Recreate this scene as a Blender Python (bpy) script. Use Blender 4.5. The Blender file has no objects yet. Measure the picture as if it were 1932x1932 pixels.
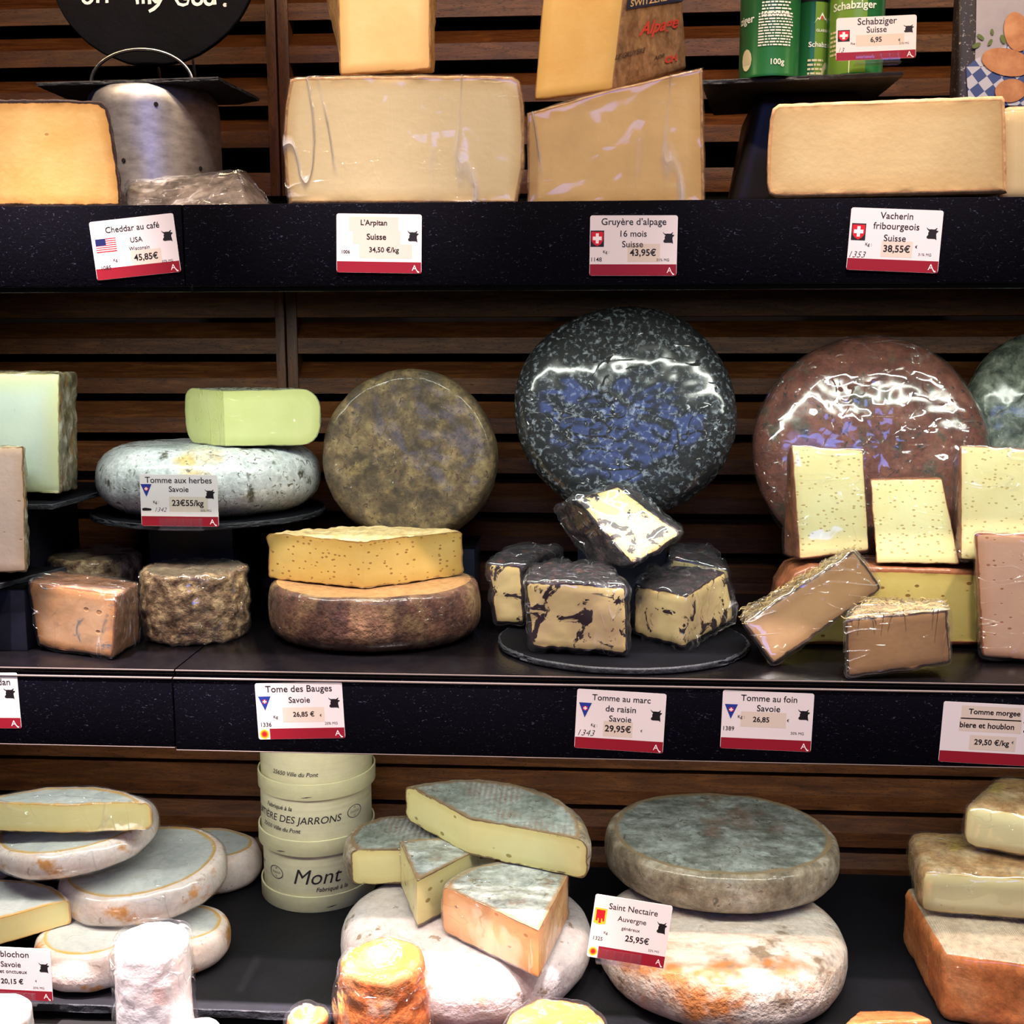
import bpy, bmesh, math, random
from mathutils import Vector, Matrix, noise, kdtree, Euler
random.seed(4)
SC = bpy.context.scene
COL = SC.collection
R = math.radians

# ------------------------------------------------------------------ camera
FPX = 2150.0
PITCH, YAW, ROLL = R(8.6), R(3.7), R(0.1)
CAM = Vector((0.072, -1.11, 0.335))
FW = Vector((-math.sin(YAW)*math.cos(PITCH), math.cos(YAW)*math.cos(PITCH), -math.sin(PITCH)))
R0 = Vector((math.cos(YAW), math.sin(YAW), 0)); U0 = R0.cross(FW)
RT = R0*math.cos(ROLL) - U0*math.sin(ROLL); UP = RT.cross(FW)
cd = bpy.data.cameras.new('camera'); cam = bpy.data.objects.new('camera', cd); COL.objects.link(cam)
cd.sensor_width = 36; cd.sensor_height = 36; cd.lens = 36*FPX/1932; cd.clip_start = .02; cd.clip_end = 30
m3 = Matrix((RT, UP, -FW)).transposed()
cam.matrix_world = Matrix.Translation(CAM) @ m3.to_4x4()
SC.camera = cam
def ray(x, y): return FW + RT*((x-966)/FPX) + UP*((966-y)/FPX)
def PY(x, y, Y):                 # point of the photograph's pixel on the vertical plane at depth Y
    d = ray(x, y); return CAM + d*((Y-CAM.y)/d.y)
def PZ(x, y, Z):                 # ... and on the horizontal plane at height Z
    d = ray(x, y); return CAM + d*((Z-CAM.z)/d.z)
def px_of(P):
    w = Vector(P)-CAM; k = w.dot(FW); return 966+FPX*w.dot(RT)/k, 966-FPX*w.dot(UP)/k

# ------------------------------------------------------------------ world, lights, exposure
w = bpy.data.worlds.new('world'); SC.world = w; w.use_nodes = True
w.node_tree.nodes['Background'].inputs[0].default_value = (.60, .50, .56, 1)
w.node_tree.nodes['Background'].inputs[1].default_value = .035
SC.view_settings.view_transform = 'Standard'; SC.view_settings.look = 'None'
SC.view_settings.gamma = 1; SC.view_settings.use_curve_mapping = False
SC.view_settings.exposure = 0.7
def area(name, loc, look, sx, sy, power, col, spread=180):
    l = bpy.data.lights.new(name, 'AREA'); l.shape = 'RECTANGLE'; l.size = sx; l.size_y = sy
    l.energy = power; l.color = col; l.spread = R(spread)
    o = bpy.data.objects.new(name, l); COL.objects.link(o); o.location = loc
    o.rotation_euler = (Vector(look)-Vector(loc)).to_track_quat('-Z', 'Y').to_euler()
    return o
def spot(name, loc, look, power, col, ang, blend, size):
    l = bpy.data.lights.new(name, 'SPOT'); l.energy = power; l.color = col
    l.spot_size = R(ang); l.spot_blend = blend; l.shadow_soft_size = size
    o = bpy.data.objects.new(name, l); COL.objects.link(o); o.location = loc
    o.rotation_euler = (Vector(look)-Vector(loc)).to_track_quat('-Z', 'Y').to_euler()
    return o
# led strips of the display case: warm over the upper shelf, cool white under the two shelves below
area('led_strip_upper', (0, -.07, .95), (0, .22, .50), 1.7, .03, 3.7, (1, .74, .42))
area('led_strip_middle', (0.05, .035, .437), (0.05, .13, .0), 1.5, .012, 2.8, (.93, 1, .88), 140)
area('led_strip_lower', (0.05, .035, -.022), (0.05, .15, -.40), 1.5, .012, 1.7, (.97, 1, .90), 150)
# ceiling spots of the shop: a sloping row from the aisle, a steep row over the front of the case
for x_, e_ in ((-.75, 105), (.1, 100), (.95, 100)): spot('aisle_spot', (x_, -1.15, 2.45), (x_*.55, .04, -.02), e_, (1, .82, .72), 34, .8, .045)
for x_, lx, e_, an in ((-.55, -.42, 1250, 12), (-.14, -.14, 640, 12), (.42, .28, 330, 15)): spot('ceiling_spot', (x_, -.38, 2.3), (lx, -.05, -.42), e_, (1, .86, .88), an, .6, .035)
# blue area light added behind the camera for blue reflections on the wheels
area('blue_reflection_light', (.15, -2.9, 1.5), (0, 0, .1), 1.5, .40, 7.0, (.20, .32, 1))

# ------------------------------------------------------------------ materials
def lin(c):
    if isinstance(c, str): c = tuple(int(c[i:i+2], 16) for i in (0, 2, 4))
    return tuple(((v/255)/12.92 if v/255 <= .04045 else ((v/255+.055)/1.055)**2.4) for v in c) + (1,)
class NT:
    def __init__(s, name):
        s.m = bpy.data.materials.new(name); s.m.use_nodes = True; s.t = s.m.node_tree
        s.b = s.t.nodes['Principled BSDF']; s.co = s.n('ShaderNodeTexCoord').outputs['Object']
    def n(s, k, **kw):
        o = s.t.nodes.new(k)
        for a, v in kw.items(): setattr(o, a, v)
        return o
    def l(s, a, b): s.t.links.new(a, b)
    def mapped(s, sc, rot=(0, 0, 0), off=(0, 0, 0)):
        m = s.n('ShaderNodeMapping'); s.l(s.co, m.inputs[0]); m.inputs['Scale'].default_value = sc
        m.inputs['Rotation'].default_value = rot; m.inputs['Location'].default_value = off
        return m.outputs[0]
    def noise(s, scale, detail=4, rough=.55, vec=None, dist=0, ntype=None):
        o = s.n('ShaderNodeTexNoise')
        if ntype: o.noise_type = ntype
        s.l(vec or s.co, o.inputs['Vector']); o.inputs['Scale'].default_value = scale
        o.inputs['Detail'].default_value = detail; o.inputs['Roughness'].default_value = rough
        o.inputs['Distortion'].default_value = dist
        return o.outputs['Fac']
    def vor(s, scale, vec=None, out='Distance', feature='F1'):
        o = s.n('ShaderNodeTexVoronoi', feature=feature); s.l(vec or s.co, o.inputs['Vector'])
        o.inputs['Scale'].default_value = scale
        return o.outputs[out]
    def ramp(s, fac, stops, interp='LINEAR'):
        o = s.n('ShaderNodeValToRGB'); s.l(fac, o.inputs[0]); r = o.color_ramp; r.interpolation = interp
        while len(r.elements) < len(stops): r.elements.new(.5)
        for e, (p, c) in zip(r.elements, stops):
            e.position = p; e.color = lin(c) if not isinstance(c, (int, float)) else (c, c, c, 1)
        return o.outputs[0]
    def mix(s, f, a, b, mode='MIX'):
        o = s.n('ShaderNodeMix', data_type='RGBA', blend_type=mode)
        for i, v in ((0, f), (6, a), (7, b)):
            if hasattr(v, 'is_output'): s.l(v, o.inputs[i])
            elif i == 0: o.inputs[0].default_value = v
            else: o.inputs[i].default_value = lin(v)
        return o.outputs[2]
    def math(s, op, a, b=0, c=None):
        o = s.n('ShaderNodeMath', operation=op)
        for i, v in enumerate((a, b) if c is None else (a, b, c)):
            if hasattr(v, 'is_output'): s.l(v, o.inputs[i])
            else: o.inputs[i].default_value = v
        return o.outputs[0]
    def bump(s, h, strength, dist=.002, prev=None):
        o = s.n('ShaderNodeBump'); s.l(h, o.inputs['Height']); o.inputs['Strength'].default_value = strength
        o.inputs['Distance'].default_value = dist
        if prev: s.l(prev, o.inputs['Normal'])
        return o.outputs[0]
    def lines(s, scale):
        """thin long folds: where a stretched noise crosses its middle value, in patches"""
        out = None
        for k, (st, ro) in enumerate((((1, 1, .22), (.2, .75, .3)), ((.22, 1, 1), (.4, .5, .2)))):
            n_ = s.noise(scale*(1.5+.4*k), 1, .4, s.mapped(st, ro, (k*2.3, 1, k)), .4)
            l_ = s.ramp(s.math('ABSOLUTE', s.math('SUBTRACT', n_, .5)), ((0.0, 1.0), (.022, 0.0)))
            l_ = s.math('MULTIPLY', l_, s.ramp(s.noise(scale*.45, 2, .5, s.mapped((1, 1, 1), (0, 0, 0), (4.0+k*3, 0, 0))), ((.50, 0.0), (.60, 1.0))))
            out = l_ if out is None else s.math('MAXIMUM', out, l_)
        return out
    def coat(s, amount=1.0, wr=.6, rough=.07, scale=30, stretch=(1, 1, 2.6), rot=(.3, .6, .2)):
        """cling film: a clear glossy coat with creases of its own"""
        v = s.mapped(stretch, rot)
        a = s.ramp(s.noise(scale, 2, .4, v, 1.0, 'RIDGED_MULTIFRACTAL'), ((.62, 0.0), (.95, 1.0)))
        b = s.noise(scale*.35, 2, .5); a2 = s.lines(scale)
        h = s.math('ADD', s.math('ADD', a, s.math('MULTIPLY', a2, .6)), s.math('MULTIPLY', b, 1.3))
        s.b.inputs['Coat Weight'].default_value = amount; s.b.inputs['Coat Roughness'].default_value = rough
        s.b.inputs['Coat IOR'].default_value = 1.5
        s.l(s.bump(h, wr, .0022), s.b.inputs['Coat Normal'])

def rind(name, stops, scale=25, rough=.75, fine=140, bump=.5, bdist=.002, blotch=(), speck=None, wrap=0, wr=.6, stretch=(1, 1, 1), imprint=None, wrough=.07, rimc=None, mot=.35, thin=None):
    t = NT(name); v = t.mapped(stretch)
    c = t.ramp(t.noise(scale, 6, .62, v, .4), stops)
    for i, (bs, lo, hi, col) in enumerate(blotch):
        f = t.ramp(t.noise(bs, 4, .6, t.mapped((1, 1, 1), (0, 0, i), (3.1*i+1, 2, i))), ((lo, 0.0), (hi, 1.0)))
        c = t.mix(f, c, col)
    fm = t.ramp(t.noise(fine*.8, 4, .7, None, .3), ((.36, 1-mot), (.62, 1+0.0)))
    c = t.mix(1.0, c, fm, 'MULTIPLY')
    h = t.math('ADD', t.noise(fine, 5, .6), t.noise(fine*.28, 3, .55))
    if speck:
        ss, lo, hi, col = speck
        f = t.ramp(t.noise(ss, 3, .7, None, 1.2), ((lo, 0.0), (hi, 1.0)))
        c = t.mix(f, c, col)
    if imprint:
        wv = t.n('ShaderNodeTexWave', wave_type='BANDS', bands_direction=imprint[0]); t.l(t.co, wv.inputs[0])
        wv.inputs['Scale'].default_value = imprint[1]; wv.inputs['Distortion'].default_value = 1.5
        wv.inputs['Detail'].default_value = 2; wv.inputs['Detail Scale'].default_value = 2
        g = t.ramp(t.noise(14, 2), ((.46, 0.0), (.58, 1.0)))
        c = t.mix(t.math('MULTIPLY', t.math('MULTIPLY', wv.outputs[1], g), imprint[2]), c, imprint[3])
        h = t.math('ADD', h, t.math('MULTIPLY', wv.outputs[1], .4))
    if rimc:
        at = t.n('ShaderNodeAttribute', attribute_name='rim').outputs['Fac']
        d = t.math('ADD', at, t.math('MULTIPLY', t.math('SUBTRACT', t.noise(45, 4), .5), rimc[0]*1.6))
        c = t.mix(t.ramp(t.math('DIVIDE', d, rimc[0]), ((.35, 1.0), (1.0, 0.0))), c, rimc[1])
    t.l(c, t.b.inputs['Base Color']); t.b.inputs['Roughness'].default_value = rough
    t.l(t.bump(h, bump, bdist), t.b.inputs['Normal'])
    if wrap: t.coat(wrap, wr, wrough)
    return t.m
def paste(name, inner, edge, crust, r0=.0015, r1=.010, holes=None, wrap=0, wr=.5, vein=None, sss=0.0, rough=.5, mott=None, hs=1.0, wrough=.07):
    """cut cheese: crust colour at the rim, then edge tone, then the inner paste"""
    t = NT(name)
    at = t.n('ShaderNodeAttribute', attribute_name='rim').outputs['Fac']
    nz = t.noise(90, 4, .6)
    d = t.math('ADD', at, t.math('MULTIPLY', t.math('SUBTRACT', nz, .5), r0*1.6))
    f1 = t.math('DIVIDE', d, max(r0, 1e-5)); f2 = t.math('DIVIDE', d, r1)
    base = t.mix(t.ramp(t.noise(22, 4, .55), ((.35, 0.0), (.65, 1.0))), inner, mott or inner)
    c = t.mix(t.ramp(f2, ((.05, 0.0), (1.0, 1.0))), edge, base)
    h = t.noise(160, 4, .5)
    if holes:
        sc, th, col, gate = holes
        v = t.mapped((1, 1, 1.6)); vd = t.vor(sc, v); vc = t.vor(sc, v, 'Color')
        g = t.math('GREATER_THAN', t.n_sep(vc), gate)
        hole = t.math('MULTIPLY', t.ramp(vd, ((th*.75, 1.0), (th, 0.0))), g)
        c = t.mix(hole, c, col)
        h = t.math('SUBTRACT', h, t.math('MULTIPLY', hole, 1.5*hs))
    if vein:
        sc, lo, hi, col = vein
        f = t.ramp(t.noise(sc, 5, .65, None, 1.0), ((lo, 0.0), (hi, 1.0)))
        c = t.mix(f, c, col)
    c = t.mix(t.ramp(f1, ((.75, 0.0), (1.15, 1.0))), crust, c)
    t.l(c, t.b.inputs['Base Color']); t.b.inputs['Roughness'].default_value = rough
    t.b.inputs['Subsurface Weight'].default_value = sss
    t.b.inputs['Subsurface Radius'].default_value = (.008, .005, .002); t.b.inputs['Subsurface Scale'].default_value = 1
    t.l(t.bump(h, .3, .0006), t.b.inputs['Normal'])
    if wrap: t.coat(wrap, wr, wrough)
    return t.m
def _sep(self, col):
    o = self.n('ShaderNodeSeparateColor'); self.l(col, o.inputs[0]); return o.outputs[0]
NT.n_sep = _sep
def plain(name, col, rough=.6, metal=0, bump=0, bs=80, var=None, coat=0, spec=.5):
    t = NT(name)
    if var:
        t.l(t.ramp(t.noise(var[0], 5, .6), ((.35, col), (.65, var[1]))), t.b.inputs['Base Color'])
    else: t.b.inputs['Base Color'].default_value = lin(col)
    t.b.inputs['Roughness'].default_value = rough; t.b.inputs['Metallic'].default_value = metal
    t.b.inputs['Specular IOR Level'].default_value = spec
    if coat: t.b.inputs['Coat Weight'].default_value = coat; t.b.inputs['Coat Roughness'].default_value = .08
    if bump: t.l(t.bump(t.noise(bs, 5, .6), bump, .002), t.b.inputs['Normal'])
    return t.m
def film(name, tint=(1, 1, 1), fold_glint=.10, gain=1.0, scale=26):
    """loose transparent cling film: clear, reflecting, with pale highlight streaks painted into its creases"""
    t = NT(name); nt = t.t
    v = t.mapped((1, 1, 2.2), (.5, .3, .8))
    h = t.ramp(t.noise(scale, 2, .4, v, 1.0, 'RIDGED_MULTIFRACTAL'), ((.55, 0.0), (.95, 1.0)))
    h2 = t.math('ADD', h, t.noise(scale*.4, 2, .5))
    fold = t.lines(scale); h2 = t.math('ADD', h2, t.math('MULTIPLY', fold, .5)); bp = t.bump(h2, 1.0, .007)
    tr = t.n('ShaderNodeBsdfTransparent'); tr.inputs[0].default_value = (*tint, 1)
    gl = t.n('ShaderNodeBsdfGlossy'); gl.inputs['Roughness'].default_value = .08; t.l(bp, gl.inputs['Normal'])
    gl.inputs[0].default_value = (.95, .97, 1, 1)
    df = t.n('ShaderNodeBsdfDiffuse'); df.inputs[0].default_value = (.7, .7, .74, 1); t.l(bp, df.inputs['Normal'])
    gm = t.n('ShaderNodeNewGeometry'); dt = t.n('ShaderNodeVectorMath', operation='DOT_PRODUCT')
    t.l(gm.outputs['Incoming'], dt.inputs[0]); t.l(gm.outputs['True Normal'], dt.inputs[1])
    ed = t.math('POWER', t.math('SUBTRACT', 1.0, t.math('ABSOLUTE', dt.outputs['Value'])), 4.0)
    k = t.math('ADD', .07*gain, t.math('MULTIPLY', ed, .35))
    m1 = t.n('ShaderNodeMixShader'); t.l(k, m1.inputs[0]); t.l(tr.outputs[0], m1.inputs[1]); t.l(gl.outputs[0], m1.inputs[2])
    hz = t.math('MINIMUM', t.math('ADD', t.math('MULTIPLY', t.math('MAXIMUM', t.math('POWER', h, 2.0), fold), fold_glint), .015), 1.0)  # pale diffuse streaks along ridges and folds, painted in as film highlights
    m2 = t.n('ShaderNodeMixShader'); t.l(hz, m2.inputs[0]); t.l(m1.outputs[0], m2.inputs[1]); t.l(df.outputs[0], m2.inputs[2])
    t.l(m2.outputs[0], nt.nodes['Material Output'].inputs['Surface'])
    return t.m
def wood(name, a, b, c, along='X', pores=True, rough=.45, seed=0):
    t = NT(name)
    oi = t.n('ShaderNodeObjectInfo').outputs['Random']
    cb = t.n('ShaderNodeCombineXYZ'); t.l(t.math('MULTIPLY', oi, 7.0), cb.inputs[0]); t.l(t.math('MULTIPLY', oi, 3.0), cb.inputs[1]); t.l(t.math('MULTIPLY', oi, 5.0), cb.inputs[2])
    ad = t.n('ShaderNodeVectorMath', operation='ADD'); t.l(t.co, ad.inputs[0]); t.l(cb.outputs[0], ad.inputs[1])
    mp = t.n('ShaderNodeMapping'); t.l(ad.outputs[0], mp.inputs[0])
    mp.inputs['Scale'].default_value = (1.6, 14, 14) if along == 'X' else (14, 14, 1.6)
    g = t.noise(9, 7, .65, mp.outputs[0], .8)
    col = t.ramp(g, ((.3, a), (.5, b), (.72, c)))
    col = t.mix(t.math('MULTIPLY', oi, .35), col, a)
    mp2 = t.n('ShaderNodeMapping'); t.l(ad.outputs[0], mp2.inputs[0])
    mp2.inputs['Scale'].default_value = (1.0, 5, 5) if along == 'X' else (5, 5, 1.0)
    p = t.noise(170, 2, .5, mp2.outputs[0])
    pf = t.ramp(p, ((.60, 0.0), (.66, 1.0)))
    col = t.mix(t.math('MULTIPLY', pf, .75 if pores else .3), col, (28, 14, 8))
    t.l(col, t.b.inputs['Base Color']); t.b.inputs['Roughness'].default_value = rough
    t.l(t.bump(t.math('SUBTRACT', g, pf), .25, .001), t.b.inputs['Normal'])
    return t.m

# ------------------------------------------------------------------ objects
def tag(o, label=None, cat=None, group=None, kind=None):
    if label: o['label'] = label
    if cat: o['category'] = cat
    if group: o['group'] = group
    if kind: o['kind'] = kind
    return o
def empty(name, loc, rot=(0, 0, 0), label=None, cat=None, group=None, kind=None):
    o = bpy.data.objects.new(name, None); COL.objects.link(o); o.location = loc; o.rotation_euler = rot
    o.empty_display_size = .02
    return tag(o, label, cat, group, kind)
def mesh_obj(name, V, Fs, mat, parent=None, smooth=40, loc=None, rot=None):
    me = bpy.data.meshes.new(name); me.from_pydata([tuple(v) for v in V], [], Fs)
    if mat: me.materials.append(mat)
    if smooth:
        me.polygons.foreach_set('use_smooth', [True]*len(me.polygons)); me.set_sharp_from_angle(angle=R(smooth))
    me.update()
    o = bpy.data.objects.new(name, me); COL.objects.link(o)
    if parent: o.parent = parent
    if loc is not None: o.location = loc
    if rot is not None: o.rotation_euler = rot
    return o
def link_copy(o, parent=None):
    c = o.copy(); COL.objects.link(c); c.parent = parent; return c

class Geo:
    def __init__(s): s.V = []; s.F = []; s.T = []
    def add(s, V, F, t='rind'):
        b = len(s.V); s.V += [Vector(v) for v in V]; s.F += [tuple(i+b for i in f) for f in F]; s.T += [t]*len(F)
def box_geo(x0, x1, y0, y1, z0, z1):
    V = [(x, y, z) for z in (z0, z1) for y in (y0, y1) for x in (x0, x1)]
    return V, [(0, 2, 3, 1), (4, 5, 7, 6), (0, 1, 5, 4), (2, 6, 7, 3), (0, 4, 6, 2), (1, 3, 7, 5)]
def bevel_box(name, dims, mat, parent=None, loc=(0, 0, 0), rot=(0, 0, 0), bev=.001, seg=2):
    """box centred in x/y, standing on z=0, with bevelled edges"""
    bm = bmesh.new(); bmesh.ops.create_cube(bm, size=1)
    for v in bm.verts: v.co = Vector((v.co.x*dims[0], v.co.y*dims[1], (v.co.z+.5)*dims[2]))
    if bev: bmesh.ops.bevel(bm, geom=bm.edges[:], offset=bev, segments=seg, affect='EDGES', profile=.6)
    me = bpy.data.meshes.new(name); bm.to_mesh(me); bm.free(); me.materials.append(mat)
    me.polygons.foreach_set('use_smooth', [True]*len(me.polygons)); me.set_sharp_from_angle(angle=R(50))
    o = bpy.data.objects.new(name, me); COL.objects.link(o); o.location = loc; o.rotation_euler = rot
    if parent: o.parent = parent
    return o
def lathe(name, prof, mat, parent=None, seg=64, loc=(0, 0, 0), rot=(0, 0, 0), smooth=40):
    V = []; Fs = []
    n = len(prof)
    for i in range(seg):
        a = 2*math.pi*i/seg
        for r, z in prof: V.append((r*math.cos(a), r*math.sin(a), z))
    for i in range(seg):
        j = (i+1) % seg
        for k in range(n-1):
            Fs.append((i*n+k, j*n+k, j*n+k+1, i*n+k+1))
    return mesh_obj(name, V, Fs, mat, parent, smooth, loc, rot)
def tube(name, pts, r, mat, parent=None, seg=8, closed=False):
    V = []; Fs = []; pts = [Vector(p) for p in pts]; n = len(pts)
    for i, p in enumerate(pts):
        a = pts[max(i-1, 0)]; b = pts[min(i+1, n-1)]; d = (b-a).normalized()
        u = d.orthogonal().normalized() if i == 0 else (u - d*u.dot(d)).normalized()
        v = d.cross(u)
        for k in range(seg):
            t = 2*math.pi*k/seg; V.append(p+(u*math.cos(t)+v*math.sin(t))*r)
    for i in range(n-1):
        for k in range(seg):
            l = (k+1) % seg; Fs.append((i*seg+k, i*seg+l, (i+1)*seg+l, (i+1)*seg+k))
    Fs.append(tuple(range(seg))[::-1]); Fs.append(tuple((n-1)*seg+k for k in range(seg)))
    return mesh_obj(name, V, Fs, mat, parent, 60)

# ---- solid builders -------------------------------------------------
def arc_pts(cx, cy, r, a0, a1, n, t='rind', last=False):
    out = []
    for i in range(n + (1 if last else 0)):
        a = R(a0+(a1-a0)*i/n); out.append((cx+r*math.cos(a), cy+r*math.sin(a), t))
    return out
def arc_between(A, B, sag, n=28, t='rind'):
    """arc from A to B (to the left of A->B is the inside), bulging outwards by sag; B not included"""
    A = Vector(A[:2]); B = Vector(B[:2]); c = (B-A); L = c.length; rad = (L*L/4+sag*sag)/(2*sag)
    nrm = Vector((c.y, -c.x)).normalized()        # outward (right of direction)
    cen = (A+B)/2 - nrm*(rad-sag)
    a0 = math.atan2(A.y-cen.y, A.x-cen.x); a1 = math.atan2(B.y-cen.y, B.x-cen.x)
    while a1 < a0: a1 += 2*math.pi
    return [(cen.x+rad*math.cos(a0+(a1-a0)*i/n), cen.y+rad*math.sin(a0+(a1-a0)*i/n), t) for i in range(n)]
def slab(outline, h, re=.008, bulge=0.0, step=.005, caps=('rind', 'rind'), dome=0.0, rb=None, xf=None):
    """outline counter-clockwise [(x,y,tag of edge to next)], extruded to h; rind edges rounded by re (top) / rb (bottom)"""
    rb = re if rb is None else rb
    pts = []; n0 = len(outline)
    for i, (x, y, t) in enumerate(outline):
        x2, y2, _ = outline[(i+1) % n0]; L = math.hypot(x2-x, y2-y); k = max(1, int(round(L/step)))
        for j in range(k): pts.append((x+(x2-x)*j/k, y+(y2-y)*j/k, t, j == 0))
    n = len(pts); P = [Vector((p[0], p[1])) for p in pts]; T = [p[2] for p in pts]
    ins = [None]*n; out = [Vector((0, 0))]*n
    for i in range(n):
        ta, tb = T[i-1], T[i]
        if ta == 'paste' and tb == 'paste' and not pts[i][3]: continue
        d1 = (P[i]-P[i-1]).normalized(); d2 = (P[(i+1) % n]-P[i]).normalized()
        n1 = Vector((-d1.y, d1.x)); n2 = Vector((-d2.y, d2.x))
        if ta != 'paste' and tb != 'paste':
            m = (n1+n2); m = m.normalized() if m.length > 1e-6 else n1
            m = m / max(.5, m.dot(n1)); ins[i] = m; out[i] = -m
        elif ta == 'paste' and tb == 'paste': ins[i] = Vector((0, 0))
        elif ta == 'paste': ins[i] = -d1*1.0; 
        else: ins[i] = d2*1.0
        if ta == 'paste' and tb != 'paste': ins[i] = -d1
    known = [i for i in range(n) if ins[i] is not None]
    for a, b in zip(known, known[1:]+[known[0]+n]):
        for k in range(a+1, b):
            f = (k-a)/(b-a); ins[k % n] = ins[a]*(1-f)+ins[b % n]*f
    prof = []; q = 5
    for k in range(q+1):
        a = math.pi/2*k/q; prof.append((rb*(1-math.sin(a)), rb*(1-math.cos(a))))
    m = max(2, int((h-re-rb)/step))
    for k in range(1, m): prof.append((0, rb+(h-re-rb)*k/m))
    for k in range(q+1):
        a = math.pi/2*k/q; prof.append((re*(1-math.cos(a)), h-re+re*math.sin(a)))
    g = Geo(); rings = []
    cen = sum(P, Vector((0, 0)))/n
    def ringadd(fn):
        b = len(g.V)
        for i in range(n): g.V.append(fn(i))
        return b
    rmax = max((p-cen).length for p in P)
    K = max(3, int(rmax/step*.9))
    last = prof[-1]; first = prof[0]
    def base(i, f, z):
        bl = bulge*math.sin(math.pi*min(1, max(0, z/h)))
        p = P[i]+ins[i]*f+out[i]*bl; return Vector((p.x, p.y, z))
    for k in range(K-1, 0, -1):
        f = (1-k/K)
        rings.append((ringadd(lambda i: base(i, first[0], 0).lerp(Vector((cen.x, cen.y, 0)), k/K)), 'bot'))
    for j, (f, z) in enumerate(prof): rings.append((ringadd(lambda i: base(i, f, z)), 'side'))
    for k in range(1, K):
        rr = 1-k/K; dz = dome*(1-rr*rr)
        rings.append((ringadd(lambda i: base(i, last[0], h).lerp(Vector((cen.x, cen.y, h)), k/K)+Vector((0, 0, dz))), 'top'))
    for a in range(len(rings)-1):
        (b0, k0), (b1, k1) = rings[a], rings[a+1]
        kind = 'bot' if k0 == 'bot' else ('top' if k1 == 'top' else 'side')
        for i in range(n):
            j = (i+1) % n
            g.F.append((b0+i, b0+j, b1+j, b1+i))
            g.T.append(T[i] if kind == 'side' else caps[0] if kind == 'bot' else caps[1])
    g.V.append(Vector((cen.x, cen.y, 0))); c0 = len(g.V)-1; g.V.append(Vector((cen.x, cen.y, h+dome))); c1 = len(g.V)-1
    for i in range(n):
        j = (i+1) % n
        g.F.append((c0, rings[0][0]+j, rings[0][0]+i)); g.T.append(caps[0])
        g.F.append((c1, rings[-1][0]+i, rings[-1][0]+j)); g.T.append(caps[1])
    return g
def hexa(c, r=.004, step=.005, tags=None):
    """c: 8 corners in order front TL TR BR BL, back TL TR BR BL ; rounded box mapped into them"""
    c = [Vector(v) for v in c]; TL, TR, BR, BL, tl, tr, br, bl = c
    dims = Vector((((TR-TL).length+(BR-BL).length)/2, ((tl-TL).length+(br-BR).length)/2, ((TL-BL).length+(TR-BR).length)/2))
    ns = [max(4, int(d/step)) for d in dims]
    tg = dict(f='paste', b='rind', l='rind', r='rind', t='rind', d='rind'); tg.update(tags or {})
    g = Geo(); idx = {}
    def par(i, nn, L):                       # denser near the ends so that rounding is smooth
        e = min(r/L, .2)
        if i == 0: return 0.0
        if i == nn: return 1.0
        if i == 1: return e*.3
        if i == nn-1: return 1-e*.3
        return e+(1-2*e)*(i-2)/max(1, nn-4) if nn > 4 else i/nn
    def vert(i, j, k):
        key = (i, j, k)
        if key in idx: return idx[key]
        q = Vector((par(i, ns[0], dims.x)*dims.x, par(j, ns[1], dims.y)*dims.y, par(k, ns[2], dims.z)*dims.z))
        inn = Vector([min(max(q[a], r), dims[a]-r) for a in range(3)]); v = q-inn
        if v.length > 1e-9: q = inn+v.normalized()*min(r, max(abs(v.x), abs(v.y), abs(v.z)))
        u, w_, z = q.x/dims.x, q.y/dims.y, q.z/dims.z
        f0 = BL.lerp(BR, u).lerp(TL.lerp(TR, u), z); f1 = bl.lerp(br, u).lerp(tl.lerp(tr, u), z)
        g.V.append(f0.lerp(f1, w_)); idx[key] = len(g.V)-1; return idx[key]
    X, Y, Z = ns
    for i in range(X):
        for k in range(Z):
            g.F.append((vert(i, 0, k), vert(i+1, 0, k), vert(i+1, 0, k+1), vert(i, 0, k+1))); g.T.append(tg['f'])
            g.F.append((vert(i, Y, k), vert(i, Y, k+1), vert(i+1, Y, k+1), vert(i+1, Y, k))); g.T.append(tg['b'])
    for j in range(Y):
        for k in range(Z):
            g.F.append((vert(0, j, k), vert(0, j, k+1), vert(0, j+1, k+1), vert(0, j+1, k))); g.T.append(tg['l'])
            g.F.append((vert(X, j, k), vert(X, j+1, k), vert(X, j+1, k+1), vert(X, j, k+1))); g.T.append(tg['r'])
    for i in range(X):
        for j in range(Y):
            g.F.append((vert(i, j, 0), vert(i, j+1, 0), vert(i+1, j+1, 0), vert(i+1, j, 0))); g.T.append(tg['d'])
            g.F.append((vert(i, j, Z), vert(i+1, j, Z), vert(i+1, j+1, Z), vert(i, j+1, Z))); g.T.append(tg['t'])
    return g
def normals(g):
    N = [Vector((0, 0, 0)) for _ in g.V]
    for f in g.F:
        a, b, c = g.V[f[0]], g.V[f[1]], g.V[f[2]]; k = (b-a).cross(c-a)
        if len(f) == 4: k = k + (c-a).cross(g.V[f[3]]-a)
        for i in f: N[i] += k
    return [v.normalized() if v.length > 0 else Vector((0, 0, 1)) for v in N]
def roughen(g, amp, freq, seed=0, lump=0, lfreq=12):
    """amp: dict tag -> metres ; shared vertices take the rind's amount"""
    N = normals(g); A = [0.0]*len(g.V)
    for f, t in zip(g.F, g.T):
        a = amp.get(t, 0)
        for i in f: A[i] = max(A[i], a)
    off = Vector((seed*7.3, seed*3.1, seed*1.7))
    for i, v in enumerate(g.V):
        d = 0
        if lump: d += noise.noise(v*lfreq+off)*lump
        if A[i]: d += (noise.fractal(v*freq+off, 1.0, 2.0, 3))*A[i]
        g.V[i] = v + N[i]*d
    return g
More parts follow.
